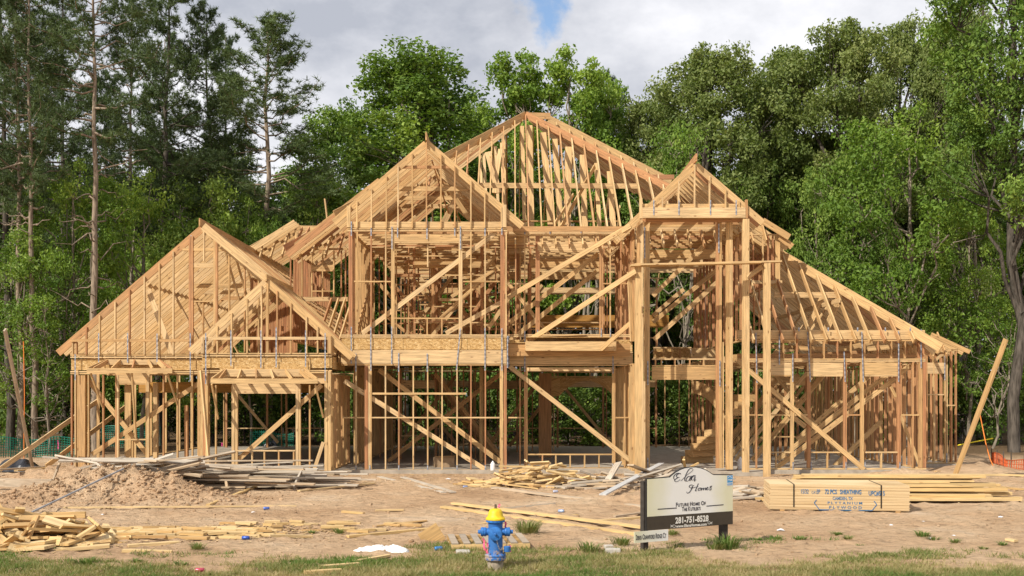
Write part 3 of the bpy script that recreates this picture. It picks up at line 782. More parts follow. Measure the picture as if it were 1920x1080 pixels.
for x in (1226, 1244, 1260, 1275, 1294): bd('cripple_stud', P(x, 671, 38), P(x, 653, 38), .09, .04, YV)

# ---- curved stair inside the tower: treads of their own, one curved stringer
STAIR = link('staircase', None, HOUSE)
sc_c = Vector((7.0, 34.4, SLAB_TOP)); r0, r1 = .55, 1.62
def stair():
    n = 17; rise = 3.75 / n
    for k in range(10):
        a0 = math.radians(-165 + k * 9.5); a1 = a0 + math.radians(13.0)
        z0 = rise * k; z1 = rise * (k + 1)
        v = []
        for z in ((z0 + .003), z1):
            for r, a in ((r0, a0), (r1, a0), (r1, a1), (r0, a1)):
                v.append(sc_c + Vector((r * math.cos(a), r * math.sin(a), z)) - HOUSE.location)
        v = [Vector(q) for q in v]
        f = [(3, 2, 1, 0), (4, 5, 6, 7), (0, 1, 5, 4), (1, 2, 6, 5), (2, 3, 7, 6), (3, 0, 4, 7)]
        o = link('tread', new_mesh('tread', v, f, M['pine'], uvs=[(i * .3, j * .2) for i in range(6) for j in range(4)]), STAIR); o.color = (HR.uniform(.3, .8), 0, 0, 1)
    v = []; f = []; m = 18
    for k in range(m + 1):
        a = math.pi / 2 * k / m
        for dx, dz in ((0, 0), (.05, .42)):
            q = P(1297 + (52 + dx * 90) * math.sin(a), 738 + 78 * (1 - math.cos(a)) - dz * 58, 35.9)
            for dy in (0, .06): v.append(q + Vector((0, dy + 1.0 * math.sin(a) * -.6, 0)) - HOUSE.location)
    for k in range(m):
        i = k * 4
        f += [(i, i + 4, i + 6, i + 2), (i + 1, i + 3, i + 7, i + 5), (i, i + 1, i + 5, i + 4), (i + 2, i + 6, i + 7, i + 3)]
    o = link('stringer', new_mesh('stringer', v, f, M['pine'], uvs=[(i * .05, j * .1) for i in range(len(f)) for j in range(4)]), STAIR); o.color = (.5, 0, 0, 1)
    for k in range(7):
        a = math.pi / 2 * (k + .8) / 8; q = P(1297 + 54 * math.sin(a), 738 + 78 * (1 - math.cos(a)) - 14, 36.0)
        me = box_mesh(1.0, .26, .04, M['pine']); o = link('tread', me, STAIR); o.matrix_local = basis(q - HOUSE.location, q - HOUSE.location + Vector((1, .3, 0)), (0, 0, 1)) @ Matrix.Rotation(math.pi / 2, 4, 'X'); o.color = (.6, 0, 0, 1)
stair()

# =================== right wing E, hip roof
pe = 0.87
ec = P(1742, 640, 30.6)          # front right eave corner
def e_z(y): return ec.z + pe * (y - 30.6)
for i in range(16):
    px = 1714 - i * 27.3
    X = P(px, 640, 30.6).x
    dep = min(ec.x - X, 4.3) if X > 8.5 else 2.35
    if X < 6.7: continue
    bd('rafter', Vector((X, 30.6, ec.z)), Vector((X, 30.6 + dep - .05, ec.z + pe * (dep - .05))), .15, .04)
hp = 4.2
bd('hip_rafter', ec + Vector((.25, -.25, -.2)), ec + Vector((-hp, hp, pe * hp)), .27, .045, tone=.35)
rdg = ec + Vector((-hp, hp, pe * hp))
for i in range(30):
    y = 31.0 + i * .42
    x1 = max(ec.x - (y - 30.6), rdg.x)
    bd('rafter', Vector((x1, y, ec.z + pe * (ec.x - x1))), Vector((ec.x + .32, y, ec.z - .3)), .2, .04)
bd('ridge_board', rdg, Vector((rdg.x, 43, rdg.z)), .235, .04)
bd('beam', P(1452, 553, 32.6), P(1577, 553, 32.6), .17, .05); bd('brace', P(1545, 548, 32.8), P(1505, 640, 33), .14, .04); bd('brace', P(1575, 555, 33), P(1540, 640, 33), .2, .04)
for y in (34, 35.5, 37): bd('brace', (10.2, y, 5.2), (8.9, y + .2, 3.3), .18, .04, YV)
bd('purlin', (9.9, 31.9, 5.15), (9.9, 43, 5.15), .14, .04)
E.beam(1382, 1733, 619, 636, name='beam', d=.09, tone=.15); E.plate(1382, 1734, 638.5)
for i in range(13):
    x = 1418 + i * 25.3
    E.stud(x, 640, 672, tone=.6 if i % 3 else .85)
E.post(1722, 1732, 640, 672, 2, tone=.85); E.plate(1382, 1734, 673.5); E.plate(1382, 1734, 677)
for a, b_ in ((1434, 1484), (1513, 1580), (1618, 1683)):
    E.beam(a, b_, 680, 703); E.plate(a, b_, 704.5)
LO2 = 877
E.stud(1418, 679, LO2, tone=.8); E.post(1482, 1488, 679, LO2, 2); E.post(1513, 1519.5, 679, LO2, 2, tone=.8); E.post(1581, 1587.5, 679, LO2, 2, tone=.8)
E.post(1613, 1619, 679, LO2, 2); E.post(1682, 1688, 679, LO2, 2, tone=.85); E.stud(1711, 679, LO2, tone=.7); E.post(1722.5, 1728.5, 679, LO2, 2); E.post(1729.5, 1735.5, 679, LO2, 1, tone=RED)
for a, b_ in ((1434, 1482), (1520, 1580), (1622, 1682)): E.plate(a, b_, 848, name='sill')
for x in (1455, 1551, 1652): E.stud(x, 849, LO2, name='cripple_stud')
for a, b_ in ((1385, 1416), (1420, 1482), (1489, 1513), (1588, 1613), (1689, 1722)): E.plate(a, b_, 778, name='blocking')
E.brace((1379, 674), (1619, 880), dy=-.07, tone=.3); bd('brace', P(1440, 745, 32), P(1510, 800, 32), .14, .04)
for a, b_, y in (((1457, 876), (1678, 710), 31.3), ((1458, 862), (1662, 704), 32.2), ((1494, 824), (1630, 705), 33), ((1560, 878), (1652, 790), 33), ((1687, 700), (1706, 686), 31.3)):
    bd('brace', P(*a, y), P(*b_, y), .14, .04, tone=.25)
bd('brace', P(1688, 778, 31.4), P(1725, 874, 31.4), .09, .04); bd('brace', P(1670, 725, 32), P(1680, 745, 32), .09, .04)
E.plate(1382, 1736, 879, name='plate')
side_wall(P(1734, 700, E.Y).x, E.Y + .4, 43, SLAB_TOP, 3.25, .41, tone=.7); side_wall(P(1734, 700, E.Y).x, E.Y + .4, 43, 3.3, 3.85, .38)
for x, y0, y1, x2 in ((1416, 625, 718, 1418), (1460, 626, 684, None), (1485, 663, 716, None), (1513, 623, 716, 1518), (1581, 660, 716, 1583), (1614, 622, 716, 1617), (1683, 621, 716, None), (1725, 617, 690, None)): E.strap(x, y0, y1, x2, dy=-.085)
for x in (1486, 1520, 1585, 1621, 1686): E.strap(x, 866, 880)
for x in (1444, 1498, 1553, 1608, 1660, 1707): bd('metal_strap', P(x, 614, 30.85), P(x, 621, 30.85), .002, .04, YV, mat='strap', tone=0)
# joists inside
for i in range(20): bd('joist', (6.7, 31.4 + i * .6, 3.42), (12.0, 31.4 + i * .6, 3.42), .2, .04)
# far right block
RR.beam(1736, 1770, 680, 700.5); RR.plate(1735, 1794, 654); RR.plate(1735, 1794, 657.5)
for x, t in ((1737, .7), (1750, .3), (1771.5, .4), (1783, .8), (1792, .75)): RR.stud(x, 659, 866, tone=t)
RR.stud(1775, 659, 866, tone=.2); RR.plate(1737, 1769, 740, name='sill'); RR.stud(1752, 742, 866); RR.plate(1776, 1790, 760, name='blocking'); RR.plate(1735, 1794, 868, name='plate')
RR.brace((1752, 678), (1770, 662), dy=.05, w=.08)
RR.strap(1770, 665, 713, dy=-.06); RR.strap(1774, 850, 868)
side_wall(P(1793, 700, RR.Y).x, RR.Y + .4, 43, SLAB_TOP, 3.7, .4, tone=.8)
rc = P(1818, 656, 33.1)
bd('hip_rafter', P(1746, 627, 32.9), P(1818, 660, 32.9), .13, .04, tone=.5)
for i in range(20):
    y = 33.6 + i * .5; bd('rafter', Vector((rc.x, y, rc.z - .08)), Vector((rc.x - .85, y, rc.z + .36)), .14, .04)
for a, b_ in (((1750, 672), (1736, 640)), ((1775, 668), (1757, 626))): bd('rafter', P(*a, 33.1), P(*b_, 34.4), .15, .04, tone=.6)
# =================== upper right block E2
E2 = Wall(33.0)
for x, t in ((1399, .8), (1412, .9), (1430, .3), (1440, .9), (1449, .9)): E2.stud(x, 442, 530, tone=t)
E2.post(1453, 1462, 440, 540, 2, tone=.4); E2.plate(1393, 1463, 440); E2.plate(1406, 1466, 529, t=.1); E2.plate(1406, 1466, 625, t=.1)
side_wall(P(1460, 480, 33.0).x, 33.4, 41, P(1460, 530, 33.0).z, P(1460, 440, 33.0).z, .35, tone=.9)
for x in (1403, 1415, 1425, 1440): E2.stud(x, 535, 640, tone=.85, dy=.1)
bd('hip_rafter', P(1430, 414, 32.7), P(1480, 445, 32.7), .2, .04, tone=.5)
bd('rafter', P(1462, 444, 32.8), P(1485, 463, 32.8), .2, .04)
for i in range(14):
    y = 33.2 + i * .45; a = P(1483, 462, 32.8); bd('rafter', Vector((a.x, y, a.z)), Vector((a.x - 2.2, y, a.z + 1.5)), .18, .04)
for a, b_ in (((1413, 455), (1405, 432)), ((1437, 453), (1427, 416))): bd('rafter', P(*a, 32.6), P(*b_, 33.4), .14, .04, tone=.5)

# =================== left dormer wall F and roofs behind
for x, t in ((545, .9), (552, .85), (566.5, .5), (585, .3), (605, .4), (626, .3), (640, .9), (648, .85)): FD.stud(x, 470, 640 if x in (545, 552, 640, 648) else 558, tone=t)
FD.plate(543, 652, 467, t=.06); FD.beam(586, 626, 497, 509); FD.plate(586, 626, 546, name='sill'); FD.beam(566, 652, 557, 565, name='beam', d=.09)
fc = P(534, 466, 33.6)
bd('hip_rafter', fc, P(634, 414, 34.8), .24, .045, tone=.95)
for a, b_ in (((562, 481), (573, 446)), ((585, 477), (601, 428)), ((610, 480), (629, 413)), ((633, 477), (646, 432))): bd('rafter', P(*a, 33.5), P(*b_, 35.0), .16, .04)
for i in range(14):
    y = 33.8 + i * .45; bd('rafter', Vector((fc.x + .1, y, fc.z - .05)), Vector((fc.x + 3.0, y, fc.z + 2.2)), .2, .04)
zf0, zf1 = P(600, 565, 34).z, P(600, 468, 34).z
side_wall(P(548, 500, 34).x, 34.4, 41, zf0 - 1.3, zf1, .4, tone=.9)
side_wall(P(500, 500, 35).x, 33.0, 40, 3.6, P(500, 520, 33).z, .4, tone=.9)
# shed rafters under the dormer
for i in range(6):
    X = P(592 + i * 14, 640, 31.2).x
    bd('rafter', Vector((X, 31.2, P(600, 648, 31.2).z)), Vector((X, 33.9, P(600, 562, 33.9).z)), .15, .04)
bd('hip_rafter', P(466, 469, 37), P(544, 425, 38.2), .22, .045, tone=.3); bd('ridge_board', P(543, 427.5, 38.2), P(603, 427.5, 38.2), .17, .045, tone=.3)
for a, b_ in (((486, 486), (496, 455)), ((507, 484), (520, 440)), ((529, 480), (543, 427)), ((545, 478), (567, 428)), ((560, 470), (580, 428))): bd('rafter', P(*a, 36.6), P(*b_, 38.1), .15, .04)
for i in range(12):
    y = 37.0 + i * .4; q = P(468, 470, 37); bd('rafter', Vector((q.x, y, q.z)), Vector((q.x + 1.6, y, q.z + 1.0)), .2, .04)
bd('brace', P(609, 373, 35.2), P(617, 440, 35.2), .14, .04, YV)
bd('brace', P(554, 428, 37.5), P(558, 470, 37.3), .14, .04)

# =================== inside: floors, joists, partition walls
for i in range(5):
    for k in range(6):
        if k >= 4 and False: continue
        x0_ = -4.95 + k * 1.6
        if x0_ + 1.6 > 3.6: continue
        bd('subfloor_panel', (x0_ + .003, 31.25 + i * 2.44 + 1.2, 3.84), (x0_ + 1.597, 31.25 + i * 2.44 + 1.2, 3.84), .018, 2.43, (0, 0, 1), mat='osb', j=0)
for i in range(28): bd('joist', (-4.9, 31.3 + i * .45, 3.63), (3.5, 31.3 + i * .45, 3.63), .37, .045, tone=.6)
for i in range(27): bd('joist', (-4.75, 31.35 + i * .47, 7.22), (3.6, 31.35 + i * .47, 7.22), .15, .04)
for i in range(10): bd('joist', (3.6, 36.4 + i * .6, 7.2), (8, 36.4 + i * .6, 7.2), .15, .04)
def inner_x(Y, x0, x1, z0, z1, step=.406, gaps=(), tone=.6, braces=0):
    x = x0
    while x <= x1:
        if not any(a < x < b for a, b in gaps):
            bd('stud', (x, Y, z0 + .04), (x, Y, z1 - .04), .09, .038, YV, tone=tone + HR.uniform(-.4, .35))
        x += step
    bd('plate', (x0, Y, z1 - .02), (x1, Y, z1 - .02), .094, .04, YV)
    for a, b in gaps:
        bd('header', (a, Y, z1 - .55), (b, Y, z1 - .55), .28, .09); bd('sill', (a, Y, z0 + .8), (b, Y, z0 + .8), .09, .04, YV)
        for xx in (a, b): bd('post', (xx, Y, z0), (xx, Y, z1 - .04), .09, .076, YV, tone=.8)
    for k in range(braces):
        xa = HR.uniform(x0, x1 - 2.2); s = HR.choice((1, -1)); 
        bd('brace', (xa if s > 0 else xa + 2.2, Y - .08, z0 + .2), (xa + 2.2 if s > 0 else xa, Y - .08, z1 - .3), .12, .038)
ZU0, ZU1 = 3.86, 7.15
inner_x(34.6, -4.6, 3.4, ZU0, ZU1, gaps=((-3.2, -1.0), (0.6, 3.0)), braces=2)
inner_x(38.2, -4.6, 3.4, ZU0, ZU1, gaps=((-1.8, .2), (.6, 3.3)), braces=1)
inner_x(43.8, -4.6, 6.3, ZU0, ZU1, gaps=((-3.6, -2.0), (.5, 6.0)), braces=1)
bd('beam', (.6, 42.5, 5.25), (6.3, 42.5, 5.25), .5, .1, mat='lvl', tone=.8)
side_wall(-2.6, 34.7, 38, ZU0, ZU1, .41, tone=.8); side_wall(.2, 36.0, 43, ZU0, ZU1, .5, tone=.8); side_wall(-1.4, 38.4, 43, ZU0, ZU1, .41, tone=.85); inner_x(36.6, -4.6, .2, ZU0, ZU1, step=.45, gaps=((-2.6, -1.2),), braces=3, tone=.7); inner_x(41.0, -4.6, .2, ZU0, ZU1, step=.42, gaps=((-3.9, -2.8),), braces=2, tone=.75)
inner_x(44.0, -12.6, -5.6, SLAB_TOP, 3.2, step=.6, gaps=((-11.9, -10.2), (-9.4, -7.0)), braces=1)
inner_x(36.0, -4.9, -1.0, SLAB_TOP, 3.2, gaps=((-3.8, -2.6),), braces=0)
inner_x(40.5, -4.9, 2.0, SLAB_TOP, 3.2, gaps=((-1.6, .2),), braces=1)
inner_x(44.0, -5.0, 6.4, SLAB_TOP, 3.3, gaps=((-3.6, -1.6), (-.6, 1.2), (1.9, 3.8), (4.3, 6.0)), braces=2)
inner_x(35.2, 6.9, 12.0, SLAB_TOP, 3.3, gaps=((8.6, 9.8),), braces=1, tone=.7)
inner_x(39.0, 6.9, 12.0, SLAB_TOP, 3.3, braces=1, tone=.7)
inner_x(43.6, 6.9, 14.0, SLAB_TOP, 3.3, braces=0, tone=.6)
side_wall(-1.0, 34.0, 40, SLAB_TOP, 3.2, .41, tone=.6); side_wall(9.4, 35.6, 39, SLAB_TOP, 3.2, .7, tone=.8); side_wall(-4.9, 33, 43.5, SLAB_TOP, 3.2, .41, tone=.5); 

for i in range(5):
    for k in range(5): bd('subfloor_panel', (-12.8 + k * 1.52 + .003, 31.1 + i * 2.44 + 1.2, 3.50), (-12.8 + k * 1.52 + 1.517, 31.1 + i * 2.44 + 1.2, 3.50), .018, 2.43, (0, 0, 1), mat='osb', j=0)
for y in (33.8, 36.6, 40.2):
    for k in range(3):
        xa = HR.uniform(6.9, 9.2); bd('brace', (xa, y, .2), (xa + 2.3, y, 3.0), .13, .038)
for k in range(6):
    xa = HR.uniform(-4.4, 1.0); s = HR.choice((0, 1)); bd('brace', (xa + 2.2 * s, 35 + 1.4 * k, .25), (xa + 2.2 * (1 - s), 35 + 1.4 * k, 3.0), .13, .038, tone=.6)

# loose framing clutter inside the upper storey: blocks, cats, short struts
for k in range(70):
    y = HR.uniform(33, 43); x = HR.uniform(-4.5, -.9); z = HR.uniform(4.6, 7.0); l = HR.uniform(.4, 1.6)
    bd('blocking', (x, y, z), (x + l, y, z), .09, .04 if k % 3 else .14, YV if k % 3 else (0, 0, 1), tone=HR.uniform(.1, .9))
for k in range(26):
    y = HR.uniform(33.5, 42); x = HR.uniform(-4.2, -.6); s_ = HR.choice((1, -1)); z = HR.uniform(4, 5.6)
    bd('brace', (x, y, z), (x + s_ * HR.uniform(.6, 1.6), y, z + HR.uniform(.8, 1.5)), .12, .04, tone=HR.uniform(.2, .9))
for k in range(18):
    y = HR.uniform(32.5, 36); x = HR.uniform(7.0, 11.5); z = HR.uniform(3.5, 4.2); l = HR.uniform(.5, 1.5)
    bd('blocking', (x, y, z), (x + l, y + HR.uniform(-.1, .1), z + HR.uniform(-.2, .2)), .14, .04, (0, 0, 1), tone=HR.uniform(.1, .8))

# ---- flush: largest 290 of each kind are parts of their own, what is past that is joined
def flush():
    by = {}
    for s in SPECS: by.setdefault(s[0], []).append(s)
    for name, lst in by.items():
        lst.sort(key=lambda s: -((s[2] - s[1]).length * max(s[3], s[4]) / (max(s[1].y, 5) ** (4 if s[1].y > 32.5 else 2.2))))
        for s in lst[:280]:
            _, a, b, w, t, up, mat, tone = s
            o = bpy.data.objects.new(name, box_mesh((b - a).length, w, t, M[mat]))
            COL.objects.link(o); o.parent = HOUSE
            m = basis(a, b, up)
            m.translation = m.translation - HOUSE.location
            o.matrix_local = m; o.color = (max(0, tone), 0, 0, 1)
        rest = lst[280:]
        if rest:
            V = []; Fc = []; U = []; T = []
            for s in rest:
                _, a, b, w, t, up, mat, tone = s
                v, uv = box_arrays((b - a).length, w, t); m = basis(a, b, up); n0 = len(V)
                V += [(m @ Vector(q)) - HOUSE.location for q in v]; Fc += [tuple(i + n0 for i in f) for f in BOXF]
                du, dv = HR.uniform(0, 90), HR.uniform(0, 90)
                U += [(u + du, q + dv) for u, q in uv]; T += [max(0, tone)] * 6
            o = link('inner_' + name, new_mesh('inner_' + name, V, np.array(Fc), M[rest[0][6]], uvs=U, tone=T), HOUSE, kind='stuff')
            o.color = (0, 0, 0, 1)
flush()
# ------------------------------------------------------------------ trees
TR = np.random.default_rng(5)

def leaves(centers, radii, n_each, size, tones, flat=0.8, up=0.5, aspect=0.55):
    """diamond leaves scattered in clumps; returns verts, faces, tone"""
    c = np.repeat(np.asarray(centers), n_each, axis=0); r = np.repeat(np.asarray(radii), n_each)
    tn = np.repeat(np.asarray(tones), n_each)
    n = len(c)
    d = TR.normal(size=(n, 3)); d /= np.linalg.norm(d, axis=1)[:, None] + 1e-9
    rad = r * TR.random(n) ** 0.45
    off = d * rad[:, None]; off[:, 2] *= flat
    p = c + off
    nr = TR.normal(size=(n, 3)) + np.array([0, 0, up]) + d * 0.5
    nr /= np.linalg.norm(nr, axis=1)[:, None] + 1e-9
    a = np.cross(nr, TR.normal(size=(n, 3))); a /= np.linalg.norm(a, axis=1)[:, None] + 1e-9
    b = np.cross(nr, a)
    s = size * (0.6 + 0.8 * TR.random(n))
    L_ = a * s[:, None]; W_ = b * (s * aspect)[:, None]
    droop = nr * (s * 0.18)[:, None]
    v = np.stack([p - L_ - droop, p - W_, p + L_ - droop, p + W_], 1).reshape(-1, 3)
    f = (np.arange(n) * 4)[:, None] + np.array([[0, 1, 2, 3]])
    t = np.clip(tn + TR.normal(size=n) * 0.13, 0, 1)
    return v, f, t

def curve(a, b, n=6, wob=0.08, sag=0.0):
    a = np.asarray(a, float); b = np.asarray(b, float)
    t = np.linspace(0, 1, n)[:, None]
    Lg = np.linalg.norm(b - a)
    p = a + (b - a) * t
    w = TR.normal(size=(n, 3)) * wob * Lg; w[0] = 0; w[-1] = 0
    p += w; p[:, 2] += sag * Lg * np.sin(np.pi * t[:, 0])
    return p

def broadleaf(name, H, Rr, base, tr_r, leafmat_, barkmat, nblob=11, clump=14, per=75, size=.12, blob=.42, cr=.55, lean=0.3, tone=.5, spread=.9, twigs=0, cone=False):
    tj = Join()
    top = np.array([TR.normal() * lean, TR.normal() * lean, H * .93])
    tr = curve((0, 0, -.2), top, 9, .012)
    tj.add(*tube_arrays(tr, np.linspace(tr_r, tr_r * .25, 9), 7))
    cs = []; rs = []; ts = []
    for k in range(nblob):
        hz = base + (H - base) * ((k + .5) / nblob) ** .85
        rel = (hz - base) / (H - base)
        prof = Rr * (1.08 - .85 * rel) if cone else Rr * math.sqrt(max(.12, 1 - ((rel - .42) / .66) ** 2))
        ang = k * 2.399 + TR.normal() * .4
        rr_ = prof * (spread * (.38 + .42 * TR.random())) if k < nblob - 1 else Rr * .12
        br = Rr * blob * (.75 + .5 * TR.random()) * (1 if rel < .75 else .75)
        bc = np.array([math.cos(ang) * rr_, math.sin(ang) * rr_, min(hz, H - br * .6)])
        i0 = np.clip(int((hz / H - .22) * 8), 2, 7)
        lp = curve(tr[i0], bc, 6, .05, .06)
        tj.add(*tube_arrays(lp, np.linspace(tr_r * .38, .03, 6), 5))
        bt = tone + TR.normal() * .12
        for q in range(clump):
            d = TR.normal(size=3); d /= np.linalg.norm(d); d[2] = d[2] * .8 + .18
            c = bc + d * br * (.55 + .5 * TR.random())
            cs.append(c); rs.append(cr * (.6 + .7 * TR.random())); ts.append(bt + TR.normal() * .1)
            if q % 3 == 0: tj.add(*tube_arrays(curve(lp[4], c, 4, .08), [.03, .022, .015, .008], 4))
    for k in range(twigs):
        i0 = int(TR.integers(2, 6)); e_ = tr[i0] + np.array([TR.normal() * Rr * .5, TR.normal() * Rr * .5, min(1.2, abs(TR.normal())) * Rr * .45])
        tj.add(*tube_arrays(curve(tr[i0], e_, 6, .07), np.linspace(.045, .008, 6), 4))
    v, f, t = leaves(cs, rs, per, size, ts)
    return (tj.mesh(name + '_trunk', barkmat, True), new_mesh(name + '_crown', v, f, leafmat_, tone=t), H, Rr)

def pine(name, H, Rr, base, tr_r, barkmat, nbr=42, tufts=52, bare=10, tone=.5):
    tj = Join()
    tr = curve((0, 0, -.2), (TR.normal() * .25, TR.normal() * .25, H), 12, .003)
    tj.add(*tube_arrays(tr, np.linspace(tr_r, .035, 12), 8))
    at = lambda z: np.array([np.interp(z, tr[:, 2], tr[:, 0]), np.interp(z, tr[:, 2], tr[:, 1]), z])
    cs = []; ts = []
    for k in range(nbr):
        rel = ((k + TR.random()) / nbr) ** .9
        z = base + (H - base) * rel
        ln_ = Rr * (1.05 - .85 * rel ** 2.2) * (.55 + .6 * TR.random()) * (0.7 if rel < .12 else 1)
        ang = TR.random() * 2 * math.pi
        tip = at(z) + np.array([math.cos(ang) * ln_, math.sin(ang) * ln_, ln_ * (.12 + .5 * rel + .15 * TR.normal())])
        bp = curve(at(z), tip, 6, .04, -.06)
        tj.add(*tube_arrays(bp, np.linspace(.05 * (1.1 - rel) + .012, .008, 6), 4))
        bt = tone + TR.normal() * .12
        nt_ = int(tufts * (.4 + .6 * ln_ / Rr))
        for q in range(nt_):
            u = .35 + .65 * TR.random() ** .7
            b_ = bp[0] + (bp[-1] - bp[0]) * u
            j = int(u * 5); b_ = bp[j] * (1 - (u * 5 - j)) + bp[min(5, j + 1)] * (u * 5 - j)
            cs.append(b_ + TR.normal(size=3) * np.array([.30, .30, .17]) * (ln_ * .22 + .25)); ts.append(bt + TR.normal() * .08)
    for k in range(bare):
        z = base * (.45 + .55 * TR.random()); ang = TR.random() * 6.28; ln_ = Rr * (.3 + .5 * TR.random())
        tj.add(*tube_arrays(curve(at(z), at(z) + np.array([math.cos(ang) * ln_, math.sin(ang) * ln_, ln_ * .35 * TR.normal()]), 6, .06), np.linspace(.04, .008, 6), 4))
    cs = np.asarray(cs); ts = np.asarray(ts); nn = 13
    c = np.repeat(cs, nn, 0); n = len(c)
    d = TR.normal(size=(n, 3)); d[:, 2] = d[:, 2] * .8 + .45; d /= np.linalg.norm(d, axis=1)[:, None]
    ln_ = .17 + .13 * TR.random(n)
    s = np.cross(d, TR.normal(size=(n, 3))); s /= np.linalg.norm(s, axis=1)[:, None] + 1e-9
    w = .018
    v = np.stack([c - s * w, c + s * w, c + d * ln_[:, None] + s * w * .4], 1).reshape(-1, 3)
    f = (np.arange(n) * 3)[:, None] + np.array([[0, 1, 2]])
    return (tj.mesh(name + '_trunk', barkmat, True), new_mesh(name + '_crown', v, f, M['needle'], tone=np.clip(np.repeat(ts, nn) + TR.normal(size=n) * .12, 0, 1)), H, Rr)

PROTO = {
    'pine_a': pine('pine', 22, 3.3, 10.5, .20, M['bark_pine'], nbr=56, tufts=58),
    'pine_b': pine('pine', 22, 3.6, 8.5, .26, M['bark_dark'], nbr=78, tufts=62, tone=.42),
    'pine_c': pine('pine', 22, 3.3, 11.0, .21, M['bark_pine'], nbr=64, tufts=58, bare=14, tone=.55),
    'pine_t': pine('pine', 22, 3.2, 13.5, .21, M['bark_pine'], nbr=46, tufts=56, bare=22, tone=.5),
    'oak_big': broadleaf('oak', 18, 4.2, 8.0, .25, M['leaf_green'], M['bark_dark'], 22, 18, 115, .08, .36, .62, tone=.45, twigs=6),
    'oak_a': broadleaf('oak', 18, 4.2, 6.0, .30, M['leaf_green'], M['bark_dark'], 24, 18, 120, .088, .36, .66, tone=.42, twigs=5),
    'oak_cone': broadleaf('oak', 18, 4.4, 4.0, .28, M['leaf_green'], M['bark_pale'], 30, 17, 105, .085, .30, .60, tone=.45, twigs=10, cone=True, spread=1.05),
    'oak_b': broadleaf('oak', 18, 4.4, 6.0, .34, M['leaf_oak'], M['bark_dark'], 24, 18, 120, .088, .35, .66, tone=.6, twigs=4),
    'oak_c': broadleaf('oak', 18, 4.2, 5.5, .32, M['leaf_oak'], M['bark_dark'], 22, 18, 120, .088, .35, .66, tone=.48, twigs=4),
    'gum': broadleaf('gum', 18, 3.0, 6.0, .18, M['leaf_bright'], M['bark_pale'], 22, 13, 70, .10, .34, .50, tone=.50, spread=1.0, twigs=8),
    'fill_a': broadleaf('fill', 16, 4.0, 3.5, .22, M['leaf_dark'], M['bark_dark'], 17, 14, 75, .115, .42, .72, tone=.5, twigs=4),
    'fill_b': broadleaf('fill', 16, 3.8, 2.5, .18, M['leaf_dark'], M['bark_pine'], 17, 14, 75, .115, .42, .72, tone=.62, twigs=4),
    'under_a': broadleaf('under', 10, 3.2, 2.6, .11, M['leaf_bright'], M['bark_pale'], 15, 14, 85, .068, .40, .52, lean=.6, tone=.55, spread=1.1, twigs=8),
    'under_b': broadleaf('under', 10, 3.0, 1.8, .10, M['leaf_green'], M['bark_pale'], 15, 13, 85, .070, .42, .52, lean=.5, tone=.6, spread=1.1, twigs=9),
    'under_c': broadleaf('under', 10, 2.6, 3.4, .09, M['leaf_bright'], M['bark_pale'], 12, 10, 60, .068, .40, .48, lean=.8, tone=.42, spread=1.1, twigs=12),
    'bush_a': broadleaf('bush', 3.2, 1.9, .3, .05, M['leaf_green'], M['bark_dark'], 12, 10, 40, .075, .45, .42, tone=.5),
    'bush_b': broadleaf('bush', 3.2, 1.8, .2, .05, M['leaf_dark'], M['bark_dark'], 12, 10, 40, .08, .45, .42, tone=.55),
}
TREES = []
def tree(name, kind, px, Y, toppy, hw, label, group=None, cat='tree', rz=None):
    tm, cm, H, Rr = PROTO[kind]
    x = (px - 960) / F * Y
    h = CAM_Z + (740 - toppy) / F * Y
    sz = h / H; sxy = (hw / F * Y) / Rr
    o = empty(name, (x, Y, 0), label, cat, group, TR.random() * 6.28 if rz is None else rz)
    o.scale = (sxy, sxy, sz)
    t = link('trunk', tm, o); c = link('crown', cm, o)
    return o

